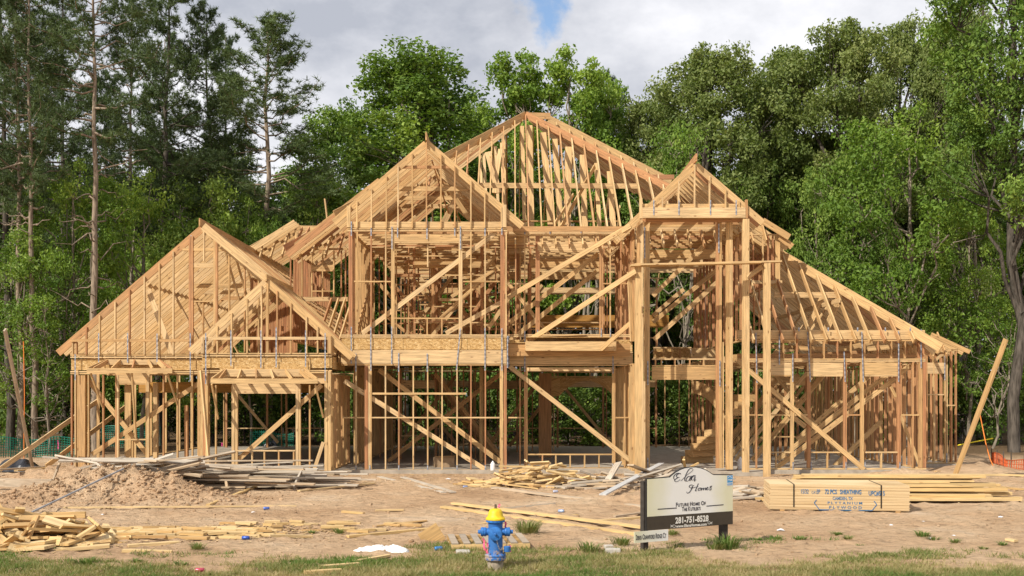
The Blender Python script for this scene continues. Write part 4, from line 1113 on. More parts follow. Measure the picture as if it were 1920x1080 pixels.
# foreground line of trees, one by one: (name, kind, px, Y, top, half width, label)
ONE = [
 ('pine_tree', 'pine_b', 18, 44.5, -110, 120, 'tall dark pine with a thick trunk at the far left edge'),
 ('pine_tree', 'pine_a', 42, 41.4, -90, 110, 'tall slim pine just right of the thick pine at the left edge'),
 ('pine_tree', 'pine_a', 66, 41, -80, 105, 'pale slender pine trunk bare to high up, third from the left edge'),
 ('pine_tree', 'pine_t', 180, 40.8, -110, 125, 'tall pine with a pale scaly trunk and bare lower branches behind the left gable end'),
 ('pine_tree', 'pine_b', 300, 48, -40, 130, 'dense dark pine with a dark trunk behind the peak of the left garage gable'),
 ('pine_tree', 'pine_b', 400, 50, 25, 95, 'dark pine with a reddish trunk between the dense pine and the lone round topped pine'),
 ('pine_tree', 'pine_c', 508, 49, 48, 150, 'open round topped pine standing out against grey cloud left of centre'),
 ('pine_tree', 'pine_a', 245, 60, -20, 95, 'far slim pine between the scaly trunked pine and the dense dark pine'),
 ('pine_tree', 'pine_b', 120, 58, -30, 110, 'far dark pine behind the slim left pines'),
 ('pine_tree', 'pine_b', 1152, 60, 146, 55, 'dark pine tip showing right of the pale green trees behind the main roof'),
 ('pine_tree', 'pine_c', 1735, 62, 200, 100, 'thin pine seen through the gap left of the big right hand tree'),
 ('oak_tree', 'oak_cone', 780, 53, 84, 250, 'big dense dark green tree behind the pointed middle gable'),
 ('oak_tree', 'oak_a', 655, 56, 190, 150, 'smaller dark green tree left of the big dense tree'),
 ('sweetgum_tree', 'gum', 885, 59, 165, 75, 'small bright crown filling the gap left of the main roof peak'),
 ('sweetgum_tree', 'gum', 980, 54, 92, 105, 'pale green tree with upright sprays directly above the main roof peak'),
 ('sweetgum_tree', 'gum', 1066, 53, 84, 100, 'tallest pale green tree just right of the main roof peak'),
 ('sweetgum_tree', 'gum', 1132, 55, 124, 80, 'narrow pale green tree right of the tallest pale green tree'),
 ('oak_tree', 'oak_b', 1225, 56, 160, 125, 'olive green oak at the left end of the tall right hand canopy'),
 ('oak_tree', 'oak_b', 1345, 52, 78, 165, 'olive green oak with a domed top above the portico gable'),
 ('oak_tree', 'oak_c', 1460, 54, 92, 150, 'olive oak between the domed oak and the tallest oak on the right'),
 ('oak_tree', 'oak_b', 1570, 52, 44, 160, 'tallest olive green oak of the right hand canopy'),
 ('oak_tree', 'oak_c', 1700, 56, 40, 115, 'loose olive oak with sky showing through its limbs'),
 ('oak_tree', 'oak_b', 1795, 54, 10, 120, 'oak with ragged top left of the big tree at the right edge'),
 ('oak_tree', 'oak_big', 1902, 42, -170, 200, 'huge tree with a thick dark trunk at the right edge'),
 ('understory_tree', 'under_a', 1700, 46, 228, 165, 'bright green small tree with a forked pale trunk behind the right wing'),
 ('understory_tree', 'under_b', 1600, 48, 300, 110, 'bright green leafy tree above the right hip roof'),
 ('understory_tree', 'under_a', 1815, 47, 380, 110, 'low bright green tree in front of the big right hand trunk'),
 ('understory_tree', 'under_b', 1530, 50, 330, 85, 'leafy green tree right behind the upper right roof corner'),
 ('understory_tree', 'under_a', 140, 42.5, 330, 105, 'bright green tree spreading in front of the scaly pine trunk'),
 ('understory_tree', 'under_b', 40, 41.5, 440, 120, 'leafy green tree at the left edge below the slim pines'),
 ('understory_tree', 'under_a', 265, 45, 345, 120, 'thin trunked green tree directly behind the left gable slope'),
 ('understory_tree', 'under_b', 395, 46.5, 350, 115, 'green tree behind the peak of the left garage gable'),
 ('understory_tree', 'under_a', 470, 47, 400, 80, 'light green leafy tree below the round topped pine'),
 ('understory_tree', 'under_b', 610, 50, 340, 105, 'dark green bushy tree left of the middle gable'),
 ('understory_tree', 'under_c', 1270, 49, 255, 95, 'pale twiggy green tree behind the portico gable'),
 ('understory_tree', 'under_b', 1400, 51, 320, 100, 'shaded green tree right of the portico gable'),
 ('understory_tree', 'under_c', 1860, 45.5, 570, 75, 'low sunlit sapling beside the leaning board on the right'),
 ('understory_tree', 'under_c', 90, 41, 560, 85, 'low leafy sapling beside the left eave of the house'),
 ('snag_tree', 'under_c', 1660, 45, 430, 60, 'slim tree with bare pale limbs in front of the bright small tree on the right'),
]
for a in ONE:
    if a[0] in ('oak_tree', 'sweetgum_tree'): a = a[:4] + (a[4] + 26,) + a[5:]
    tree(*a)
for i in range(26):
    px = -120 + i * 87 + TR.normal() * 18
    k = ('fill_a', 'fill_b', 'oak_c', 'fill_a')[i % 4]
    top_ = 250 + TR.random() * 110 if not (560 < px < 1200) else 300 + TR.random() * 80
    tree('forest_tree', k, px, 61 + TR.random() * 8, top_, 115 + TR.random() * 30, 'dim green tree deep in the wood behind the first line of trees', 'trees deep in the wood')
for i in range(16):
    px = -60 + i * 130 + TR.normal() * 30
    tree('forest_pine', 'pine_a' if i % 2 else 'pine_b', px, 58 + TR.random() * 10, (60 if px < 480 else 300) + TR.random() * 90, 75, 'slim pine trunk deep in the shaded wood behind the house', 'pines deep in the wood')
for i in range(34):
    px = -40 + i * 61 + TR.normal() * 16; Yb = 47.5 + TR.random() * 6
    tree('shrub', 'bush_a' if i % 2 else 'bush_b', px, Yb, 640 + TR.random() * 80, 60 + TR.random() * 25, 'leafy shrub along the wood edge behind the house', 'shrubs along the wood edge', cat='shrub')
for i in range(22):
    px = -40 + i * 92 + TR.normal() * 22; Yb = 56 + TR.random() * 6
    tree('sapling', ('under_b', 'under_c')[i % 2], px, Yb, 430 + TR.random() * 90, 85 + TR.random() * 25, 'green sapling in the shade under the tall trees', 'saplings under the tall trees', cat='sapling')
# thin bare trunks seen through the house
def bare_trunk(px, Y, r, top):
    x = (px - 960) / F * Y
    j = Join(); h = CAM_Z + (740 - top) / F * Y
    j.add(*tube_arrays(curve((0, 0, -.2), (TR.normal() * .3, TR.normal() * .3, h), 8, .01), np.linspace(r, r * .4, 8), 7))
    for k in range(4):
        z = h * (.4 + .5 * TR.random()); j.add(*tube_arrays(curve((0, 0, z), (TR.normal() * 1.2, TR.normal(), z + 1), 5, .08), np.linspace(.03, .006, 5), 4))
    return j.mesh('bare_trunk', M['bark_pale'] if TR.random() < .6 else M['bark_dark'], True), x
for i, px in enumerate((1066, 1104, 1122, 1085, 1320, 760, 812, 560, 690, 235, 290, 345, 1640, 1780, 1840, 1865, 150, 110)):
    me, x = bare_trunk(px + TR.normal() * 4, 46.5 + TR.random() * 6, .10 + .07 * TR.random(), 420)
    o = link('tree_trunk', me, None, (x, 46.5 + TR.random() * 6, 0), label='thin bare tree trunk standing in the wood just behind the house', cat='tree', group='bare trunks behind the house')

# far wood that reads as one mass
def far_wood():
    n = 1500
    cs = np.stack([TR.uniform(-62, 62, n), TR.uniform(74, 92, n), TR.uniform(0, 1, n)], 1)
    hmax = 14.5 + 3.0 * np.sin(cs[:, 0] * .21) + 1.5 * np.sin(cs[:, 0] * .53 + 1)
    cs[:, 2] = hmax * cs[:, 2] ** .9
    v, f, t = leaves(cs, np.full(n, 1.9), 62, .24, TR.normal(size=n) * .15 + .45)
    link('far_wood', new_mesh('far_wood', v, f, M['leaf_dark'], tone=t), None, label='dim mass of the wood farther back', kind='stuff')
far_wood()
# ------------------------------------------------------------------ grass
def grass():
    rng = np.random.default_rng(3)
    n = 210000
    y = 12.9 + 5.6 * rng.random(n) ** 1.35
    x = (rng.random(n) * 2 - 1) * (y * .50 + .4)
    keep = np.zeros(n, bool); tn = np.zeros(n); z = np.zeros(n)
    for i in range(n):
        a = mnoise.noise((x[i] * .45, y[i] * .8, 3.0)) + .5 * mnoise.noise((x[i] * 1.6, y[i] * 2.2, 8.0)) + .35 * mnoise.noise((x[i] * 4.2, y[i] * 5, 5.0))
        edge = 15.45 + .6 * mnoise.noise((x[i] * .35, 0.2, 1.0)) + (0.8 if -1.6 < x[i] < 2.6 else 0) - (0.45 if x[i] < -3.6 else 0) + (.25 if 3 < x[i] < 4.8 else 0)
        dens = (edge - y[i]) * .8 + a * 1.5
        keep[i] = dens - (.25 if x[i] > 3 and a < .1 else 0) > rng.random() * 1.1
        tn[i] = .42 + a * .8 - (0.12 if x[i] > 1 else 0)
    x = x[keep]; y = y[keep]; tn = tn[keep]; n = len(x)
    z = np.array([ground_h(float(a), float(b)) for a, b in zip(x, y)])
    h = .030 + .055 * rng.random(n) ** 1.5
    ang = rng.random(n) * 6.28; w = .0045 + .004 * rng.random(n)
    lx = rng.normal(size=n) * .6 * h; ly = rng.normal(size=n) * .6 * h
    p = np.stack([x, y, z], 1); s = np.stack([np.cos(ang) * w, np.sin(ang) * w, np.zeros(n)], 1)
    tip = p + np.stack([lx, ly, h], 1)
    v = np.stack([p - s, p + s, tip], 1).reshape(-1, 3)
    f = np.arange(n * 3).reshape(-1, 3)
    link('grass', new_mesh('grass', v, f, M['grass'], tone=np.clip(tn + rng.normal(size=n) * .18, 0, 1)), None, label='patchy short dry grass along the near edge of the lot', kind='stuff')
grass()

def tuft_mesh(rng, nb, h, r):
    a = rng.random(nb) * 6.28; rr = r * rng.random(nb) ** .6
    base = np.stack([np.cos(a) * rr * .5, np.sin(a) * rr * .5, np.zeros(nb)], 1)
    hh = h * (.5 + .6 * rng.random(nb)); lean = .25 + .7 * rng.random(nb)
    dirv = np.stack([np.cos(a), np.sin(a), np.zeros(nb)], 1)
    mid = base + dirv * (hh * lean * .35)[:, None] + np.array([0, 0, 1]) * (hh * .65)[:, None]
    tip = base + dirv * (hh * lean)[:, None] + np.array([0, 0, 1]) * (hh * (1 - .35 * lean))[:, None]
    s = np.stack([-np.sin(a), np.cos(a), np.zeros(nb)], 1) * .0055
    v = np.stack([base - s, base + s, mid + s * .8, mid - s * .8, tip], 1).reshape(-1, 3)
    i = np.arange(nb)[:, None] * 5
    q = (i + np.array([[0, 1, 2, 3]])); t = i + np.array([[3, 2, 4]])
    faces = [tuple(r_) for r_ in q] + [tuple(r_) for r_ in t]
    return new_mesh('grass_tuft', v, faces, M['grass'], tone=np.clip(.72 + rng.normal(size=len(faces)) * .18, 0, 1))
trng = np.random.default_rng(9)
TUFT = [tuft_mesh(trng, 150, .24, .24), tuft_mesh(trng, 90, .15, .18), tuft_mesh(trng, 50, .10, .12)]
def on(px, py):
    """point of the ground seen at a photo pixel"""
    Y = G(py); x = (px - 960) / F * Y
    for _ in range(4):
        z = ground_h(x, Y); Y = G(py, z); x = (px - 960) / F * Y
    return Vector((x, Y, ground_h(x, Y)))
def tuft(px, py, k, s, label, group=None):
    q = on(px, py); o = link('grass_tuft', TUFT[k], None, q, (0, 0, R.random() * 6), label, 'grass tuft', group); o.scale = (s * 1.25, s * 1.25, s * (.6 if group else .85))
tuft(988, 1000, 0, 1.25, 'large green grass clump right behind the hydrant and pallet')
tuft(1363, 1024, 0, 1.2, 'tall green grass clump round the right post of the sign')
tuft(1342, 1030, 1, 1.1, 'green grass clump under the builder sign between its posts')
tuft(1105, 1034, 1, 1.3, 'ragged grass clump left of the two concrete blocks')
tuft(1165, 1024, 1, 1.2, 'bright leafy weed clump just behind the concrete blocks')
tuft(1262, 1006, 1, .8, 'small grass clump peeking beside the address board')
tuft(370, 1030, 1, .9, 'lone bright grass sprig among the scattered offcuts at lower left')
tuft(635, 1000, 1, .8, 'low grass clump in front of the long board left of the pallet')
for px, py in ((585, 998), (1650, 1040), (1845, 1030), (1730, 1005), (1790, 1022), (1420, 1015), (1455, 1010), (1590, 1015), (1612, 1022), (1670, 1042), (1880, 1022), (340, 1060), (60, 1062), (160, 1058), (255, 1055), (1570, 1004), (1750, 1012), (1500, 1012)):
    tuft(px, py, 2 if R.random() < .6 else 1, .7 + R.random() * .6, 'small green weed tuft growing out of the bare dirt', 'weed tufts in the dirt')

M['pipe_metal'] = plain('grey_metal', (.33, .34, .36), .5, .3); M['flashing'] = plain('pale_metal', (.50, .50, .49), .6, .1)
# ------------------------------------------------------------------ loose boards and lumber
def piece(name, centre, yaw, l, w, t, mat, label, cat, group=None, pitch=0.0, roll=0.0, tone=None):
    """a board lying on its flat: width w horizontal, thickness t up"""
    me = box_mesh(l, w, t, M[mat])
    o = link(name, me, None, label=label, cat=cat, group=group)
    m = Matrix.Translation(centre) @ Matrix.Rotation(yaw, 4, 'Z') @ Matrix.Rotation(-pitch, 4, 'Y') @ Matrix.Rotation(roll + math.pi / 2, 4, 'X') @ Matrix.Translation((-l / 2, 0, 0))
    o.matrix_world = m
    o.color = (R.uniform(0, .9) if tone is None else tone, 0, 0, 1)
    return o
def laid(name, a, b, w, t, mat, label, cat='board', group=None, up=(0, 0, 1), tone=None, flat=True):
    a = Vector(a); b = Vector(b); l = (b - a).length
    o = link(name, box_mesh(l, t if flat else w, w if flat else t, M[mat]), None, label=label, cat=cat, group=group)
    o.matrix_world = basis(a, b, up); o.color = (R.uniform(0, .8) if tone is None else tone, 0, 0, 1)
    return o
def laid_px(p0, p1, w, t, mat, label, lift=.0, name='loose_board', group=None, tone=None, flat=True, lift1=None):
    a = on(*p0); b = on(*p1); h = (t if flat else w) / 2
    a.z += h + lift; b.z += h + (lift if lift1 is None else lift1)
    return laid(name, a, b, w, t, mat, label, 'board', group, tone=tone, flat=flat)

laid_px((652, 1008), (1082, 968), .09, .04, 'offcut', 'long pale board lying across the dirt behind the pallet and the hydrant', tone=.5)
laid_px((830, 952), (1198, 1004), .14, .04, 'offcut', 'long board running from the hydrant top towards the address board', tone=.45, lift=.01)
laid_px((850, 948), (1205, 994), .14, .04, 'offcut', 'upper long board beside the one pointing at the address board', tone=.4, lift=.03)
laid_px((925, 917), (1212, 951), .16, .045, 'grey_wood', 'long weathered plank lying in front of the centre scrap pile', tone=.55, lift=.01)
laid_px((945, 957), (1042, 955), .05, .04, 'grey_wood', 'dark thin board right of the hydrant cap', tone=.95)
laid_px((1120, 978), (1204, 971), .09, .04, 'offcut', 'short stick left of the builder sign board', tone=.3)
laid_px((1152, 970), (1204, 966), .06, .03, 'grey_wood', 'short dark lath behind the stick near the sign', tone=.8)
laid_px((119, 954), (556, 950), .05, .03, 'offcut', 'very long thin pale lath lying in front of the dirt mound', tone=.1)
laid_px((390, 949), (560, 888), .09, .04, 'offcut', 'orange board slanting up onto the grey board stack', tone=.6, lift1=.08)
laid_px((80, 976), (160, 970), .12, .05, 'offcut', 'single board behind the heap of offcuts at lower left', tone=.7, flat=False)
laid_px((711, 895), (832, 925), .14, .03, 'grey_wood', 'left one of two grey planks lying askew in front of the slab', tone=.1)
laid_px((755, 898), (850, 926), .14, .03, 'grey_wood', 'right one of two grey planks lying askew in front of the slab', tone=.2, lift=.015)
laid_px((560, 923), (702, 908), .1, .03, 'offcut', 'pale flat board at the right end of the grey board stack', tone=.1)
laid_px((700, 988), (800, 979), .08, .02, 'offcut', 'thin pinkish lath half buried in the dirt', tone=.85)
laid_px((505, 1009), (585, 1008), .09, .04, 'offcut', 'pale cut board lying alone in front of the dirt', tone=.1)
laid_px((642, 962), (682, 964), .09, .04, 'offcut', 'short orange block left of the middle of the dirt yard', tone=.6)
laid_px((704, 958), (757, 955), .09, .03, 'offcut', 'short pale block in the middle of the dirt yard', tone=.2)
laid_px((230, 1035), (322, 1032), .12, .04, 'offcut', 'near board lying right of the offcut heap', tone=.3)
laid_px((240, 1026), (336, 1020), .12, .04, 'offcut', 'farther board lying right of the offcut heap', tone=.2)
laid_px((105, 1031), (206, 1026), .2, .045, 'offcut', 'wide board jutting from the foot of the offcut heap', tone=.2)
laid_px((600, 1064), (674, 1060), .1, .04, 'offcut', 'board half hidden in the grass left of the hydrant', tone=.3)
laid_px((648, 1052), (730, 1048), .08, .03, 'offcut', 'thin board in the grass below the white sheet', tone=.2)
laid_px((570, 1076), (640, 1072), .1, .04, 'offcut', 'nearest board in the grass at the bottom of the picture', tone=.4)
laid_px((1670, 888), (1760, 897), .14, .04, 'offcut', 'orange board lying behind the lumber stack on the right', tone=.8)
laid_px((1845, 908), (1915, 920), .14, .04, 'offcut', 'board sticking out beyond the right end of the lumber stack', tone=.7)
laid_px((1890, 892), (1925, 893), .12, .05, 'offcut', 'pale board at the far right edge of the lot', tone=.3)
laid_px((1888, 1016), (1905, 1015), .09, .04, 'offcut', 'small pale offcut alone in the dirt at right', tone=.1, name='lumber_offcut')
laid_px((-10, 918), (98, 903), .2, .05, 'grey_wood', 'wide grey plank left of the dirt mound', tone=.9, lift=.08, flat=False)
laid_px((-10, 905), (110, 884), .12, .04, 'grey_wood', 'brown board behind the wide grey plank at left', tone=.6, lift=.15)
laid_px((30, 900), (120, 888), .1, .04, 'offcut', 'pale board lying over the scraps left of the mound', tone=.4, lift=.18)
laid('metal_pipe', on(60, 964) + Vector((0, 0, .015)), on(232, 938) + Vector((0, 0, .03)), .03, .03, 'pipe_metal', 'thin grey metal pipe lying behind the offcut heap', 'pipe')
# propped boards
laid('leaning_board', P(9, 618, 27.6), on(64, 884) + Vector((0, 0, -.1)), .045, .11, 'grey_wood', 'tall weathered board propped upright at the left edge', 'board', up=YV, tone=.5, flat=True)
laid('leaning_board', P(1886, 636, 28.2), P(1790, 893, 29.2), .045, .24, 'offcut', 'long wide board leaning up to the right beside the right corner of the house', 'board', up=YV, tone=.85)
laid('leaning_board', P(112, 868, 25.5), P(98, 905, 25.3), .04, .07, 'grey_wood', 'short stake poking out left of the dirt mound', 'stake', up=YV, tone=.6)
laid('leaning_board', P(424, 901, 25.2), P(428, 926, 25.1), .06, .08, 'grey_wood', 'short round stake in front of the grey board stack', 'stake', up=YV, tone=.7)

# offcut heap, lower left
def pile(name, n, cx, cy, rx, ry, h, lr, wr, mat, label, cat, group, yaw=(0, 3.14), tilt=.18, seed=1, tr=(.036, .042), power=1.4):
    r = random.Random(seed)
    for i in range(n):
        a = r.random() * 6.283; d = r.random() ** .6
        x = cx + math.cos(a) * d * rx; y = cy + math.sin(a) * d * ry
        l = r.uniform(*lr); w = r.choice(wr); t = r.uniform(*tr)
        top_ = h * (1 - d ** power)
        z = ground_h(x, y) + .02 + top_ * r.uniform(.15, 1.0)
        tl = tilt * (1 if top_ > .1 else .25)
        piece(name, (x, y, z), r.uniform(*yaw), l, w, t, mat, label, cat, group, r.gauss(0, tl), r.gauss(0, tl * 1.3), tone=r.uniform(0, .95))
hy = on(70, 1024); 
pile('lumber_offcut', 150, hy.x - .35, 16.5, 1.45, 1.0, .48, (.18, 1.05), (.06, .09, .14, .235, .235), 'offcut', 'fresh pale lumber offcut in the big heap at lower left', 'offcut', 'offcuts in the lower left heap', tilt=.3, seed=2, power=1.1)
pile('lumber_offcut', 84, on(290, 1005).x, 17.3, 2.0, .75, .05, (.15, .8), (.05, .09, .09, .14), 'offcut', 'flat pale offcut scattered between the heap and the middle of the lot', 'offcut', 'offcuts scattered right of the heap', yaw=(-.35, .35), tilt=.05, seed=3)
pile('lumber_offcut', 40, on(580, 985).x, 18.3, 2.0, .7, .02, (.15, .4), (.06, .09, .14), 'offcut', 'small block lying scattered on the dirt left of the white sheet', 'offcut', 'blocks scattered on the dirt', yaw=(-.5, .5), tilt=.04, seed=4)
# centre scrap pile
pile('scrap_board', 78, P(1000, 890, 27.2).x, 26.9, 1.85, 1.0, .66, (.3, 1.0), (.06, .09, .14, .185), 'offcut', 'short board in the tangled scrap pile in front of the entry window', 'scrap board', 'boards in the centre scrap pile', yaw=(-.9, .9), tilt=.22, seed=5)
pile('scrap_board', 26, P(1100, 905, 26.4).x, 26.2, 1.1, .6, .22, (.4, 1.2), (.09, .14), 'grey_wood', 'greyish board spilling off the right side of the centre scrap pile', 'scrap board', 'grey boards right of the centre pile', yaw=(-.7, .9), tilt=.15, seed=6)
pile('scrap_board', 40, P(1215, 890, 27.6).x, 27.2, 1.7, .9, .42, (.5, 2.0), (.09, .14, .2), 'grey_wood', 'scrap board in the pile partly hidden behind the builder sign', 'scrap board', 'boards behind the sign', yaw=(-.2, 1.3), tilt=.2, seed=7)
pile('scrap_board', 30, P(1405, 915, 23.8).x, 23.9, .75, 1.2, .22, (.3, .9), (.09, .14), 'grey_wood', 'scrap board between the builder sign and the plywood bundle', 'scrap board', 'boards between sign and plywood', yaw=(-.9, .9), tilt=.15, seed=8)
laid_px((1130, 934), (1240, 893), .16, .03, 'flashing', 'light grey metal faced board slanting up behind the sign', name='metal_flashing', lift=.06, lift1=.35)
laid('scrap_board', on(1262, 910) + Vector((0, .5, .2)), P(1262 + 48, 868, 27.5), .07, .04, 'offcut', 'stick poking up behind the left part of the sign', 'scrap board', tone=.7)
laid('scrap_board', on(1290, 905) + Vector((0, .4, .3)), P(1282, 862, 27.6), .07, .04, 'offcut', 'second stick poking up behind the sign arch', 'scrap board', tone=.5)
# weathered board stack at left
r = random.Random(12)
for i in range(84):
    lvl = r.random()
    px = r.uniform(255, 570); Yc = 26.4 + r.uniform(-1.3, 1.5)
    x = (px - 960) / F * Yc; l = r.uniform(1.6, 4.4)
    piece('weathered_board', (x, Yc, ground_h(x, Yc) + .03 + lvl * .66 * (1 - abs(px - 400) / 300)), r.gauss(0, .10), l, r.choice((.09, .14, .185)), .036, 'grey_wood', 'long weathered grey board in the low stack along the front of the garage', 'board', 'boards in the long grey stack', r.gauss(0, .025), r.gauss(0, .12), tone=r.uniform(0, .95))
for i in range(34):
    px = r.uniform(190, 350); Yc = 24.6 + r.uniform(-.6, 1.2); x = (px - 960) / F * Yc
    piece('weathered_board', (x, Yc, max(ground_h(x, Yc), .25) + .06 + r.random() * .42), r.gauss(.1, .3), r.uniform(.9, 2.6), r.choice((.09, .14, .2)), .04, 'grey_wood', 'weathered board thrown over the top of the dirt mound at left', 'board', 'boards on top of the mound', r.gauss(.05, .12), r.gauss(0, .3), tone=r.uniform(0, .8))
laid('weathered_board', P(150, 879, 24.6), P(234, 856, 24.8), .04, .24, 'grey_wood', 'wide bright plank tilted up on top of the dirt mound', 'board', up=YV, tone=.25)
laid('weathered_board', P(80, 857, 25.2), P(170, 863, 25.4), .04, .09, 'grey_wood', 'thin board sticking out to the left above the mound', 'board', up=YV, tone=.35)
laid('weathered_board', P(550, 918, 25.6), P(566, 884, 26.2), .04, .24, 'grey_wood', 'short plank standing askew at the right end of the grey stack', 'board', up=YV, tone=.3)
laid('weathered_board', P(190, 871, 23.9), P(205, 889, 23.5), .05, .24, 'grey_wood', 'grey plank end half buried in the top of the mound', 'board', up=YV, tone=.2)
# strips lying on the mound
laid('plastic_strip', P(228, 896, 24.2), P(340, 911, 24.6), .02, .07, 'offcut', 'red banding strip trailing off the mound into the grey boards', 'strip', tone=.9).data = new_mesh('strip', *(lambda v: (v[0], np.array(BOXF)))(box_arrays(1.4, .03, .06)), plain('red_plastic', (.55, .14, .08)))

# lumber stack right of the plywood
r = random.Random(21)
def lumber_stack():
    rows = [(22.6, 1448, 1880, 0, 6), (22.8, 1450, 1868, 1, 6), (23.0, 1462, 1845, 2, 6), (23.2, 1465, 1838, 3, 5), (23.4, 1500, 1825, 4, 5), (23.6, 1500, 1825, 5, 4)]
    for y0, xa, xb, lv, n in rows:
        for k in range(n):
            Y = y0 + k * .145
            a = (xa - 960) / F * Y + r.gauss(0, .12); b = (xb - 960) / F * Y + r.gauss(-.1, .35)
            z = .05 + lv * .085 + ground_h(a + 2, Y) * .5 + r.uniform(-.006, .006)
            laid('stacked_board', (a, Y + r.gauss(0, .012), z), (b, Y + r.gauss(0, .04) - .05, z + r.gauss(0, .008)), r.choice((.136, .125)), r.choice((.076, .07, .04)), 'offcut', 'clean pale board in the long lumber stack right behind the plywood', 'board', 'boards in the right hand lumber stack', tone=r.uniform(0, .55))
lumber_stack()

# ------------------------------------------------------------------ text
def text_mesh(s, size, mat, name, parent, m, xs=1.0, bold=0.0, spacing=1.0, align='CENTER', shear=0.0, fit=None):
    cu = bpy.data.curves.new(name, 'FONT'); cu.body = s; cu.size = size; cu.align_x = align; cu.offset = bold
    cu.space_character = spacing; cu.shear = shear; cu.fill_mode = 'FRONT'; cu.resolution_u = 3
    tmp = bpy.data.objects.new(name, cu); COL.objects.link(tmp)
    dg = bpy.context.evaluated_depsgraph_get()
    me = bpy.data.meshes.new_from_object(tmp.evaluated_get(dg))
    bpy.data.objects.remove(tmp); me.materials.clear(); me.materials.append(mat)
    if fit:
        q_ = [v.co.x for v in me.vertices]; xs = fit / (max(q_) - min(q_))
    me.transform(m @ Matrix.Diagonal((xs, 1, 1, 1)))
    return link(name, me, parent)
def small_caps(s, size, mat, name, parent, m, xs, bold, spacing=1.0, fit=None):
    """capitals with larger initials, set as one flat print"""
    parts_ = []; x = 0
    runs = []
    for w in s.split(' '):
        runs.append((w[0], 1.0)); runs.append((w[1:] + ' ', .78))
    dg = bpy.context
    meshes = []; 
    for txt, k in runs:
        cu = bpy.data.curves.new('t', 'FONT'); cu.body = txt.rstrip(' ') or '.'; cu.size = size * k; cu.offset = bold; cu.fill_mode = 'FRONT'; cu.resolution_u = 3; cu.space_character = spacing
        tmp = bpy.data.objects.new('t', cu); COL.objects.link(tmp); d = bpy.context.evaluated_depsgraph_get(); me = bpy.data.meshes.new_from_object(tmp.evaluated_get(d)); bpy.data.objects.remove(tmp)
        if txt.strip():
            vs = np.array([v.co[:] for v in me.vertices]); vs[:, 0] += x - vs[:, 0].min()
            meshes.append((vs, [tuple(p_.vertices) for p_ in me.polygons])); x = vs[:, 0].max() + size * .07
        if txt.endswith(' '): x += size * .25
    V = []; Fs = []
    for vs, fs in meshes:
        n0 = len(V); V += [tuple(q) for q in vs]; Fs += [tuple(i + n0 for i in f) for f in fs]
    V = np.array(V); V[:, 0] -= x / 2; V[:, 0] *= (fit / x if fit else xs)
    V = [m @ Vector(q) for q in V]
    return link(name, new_mesh(name, V, Fs, mat), parent)

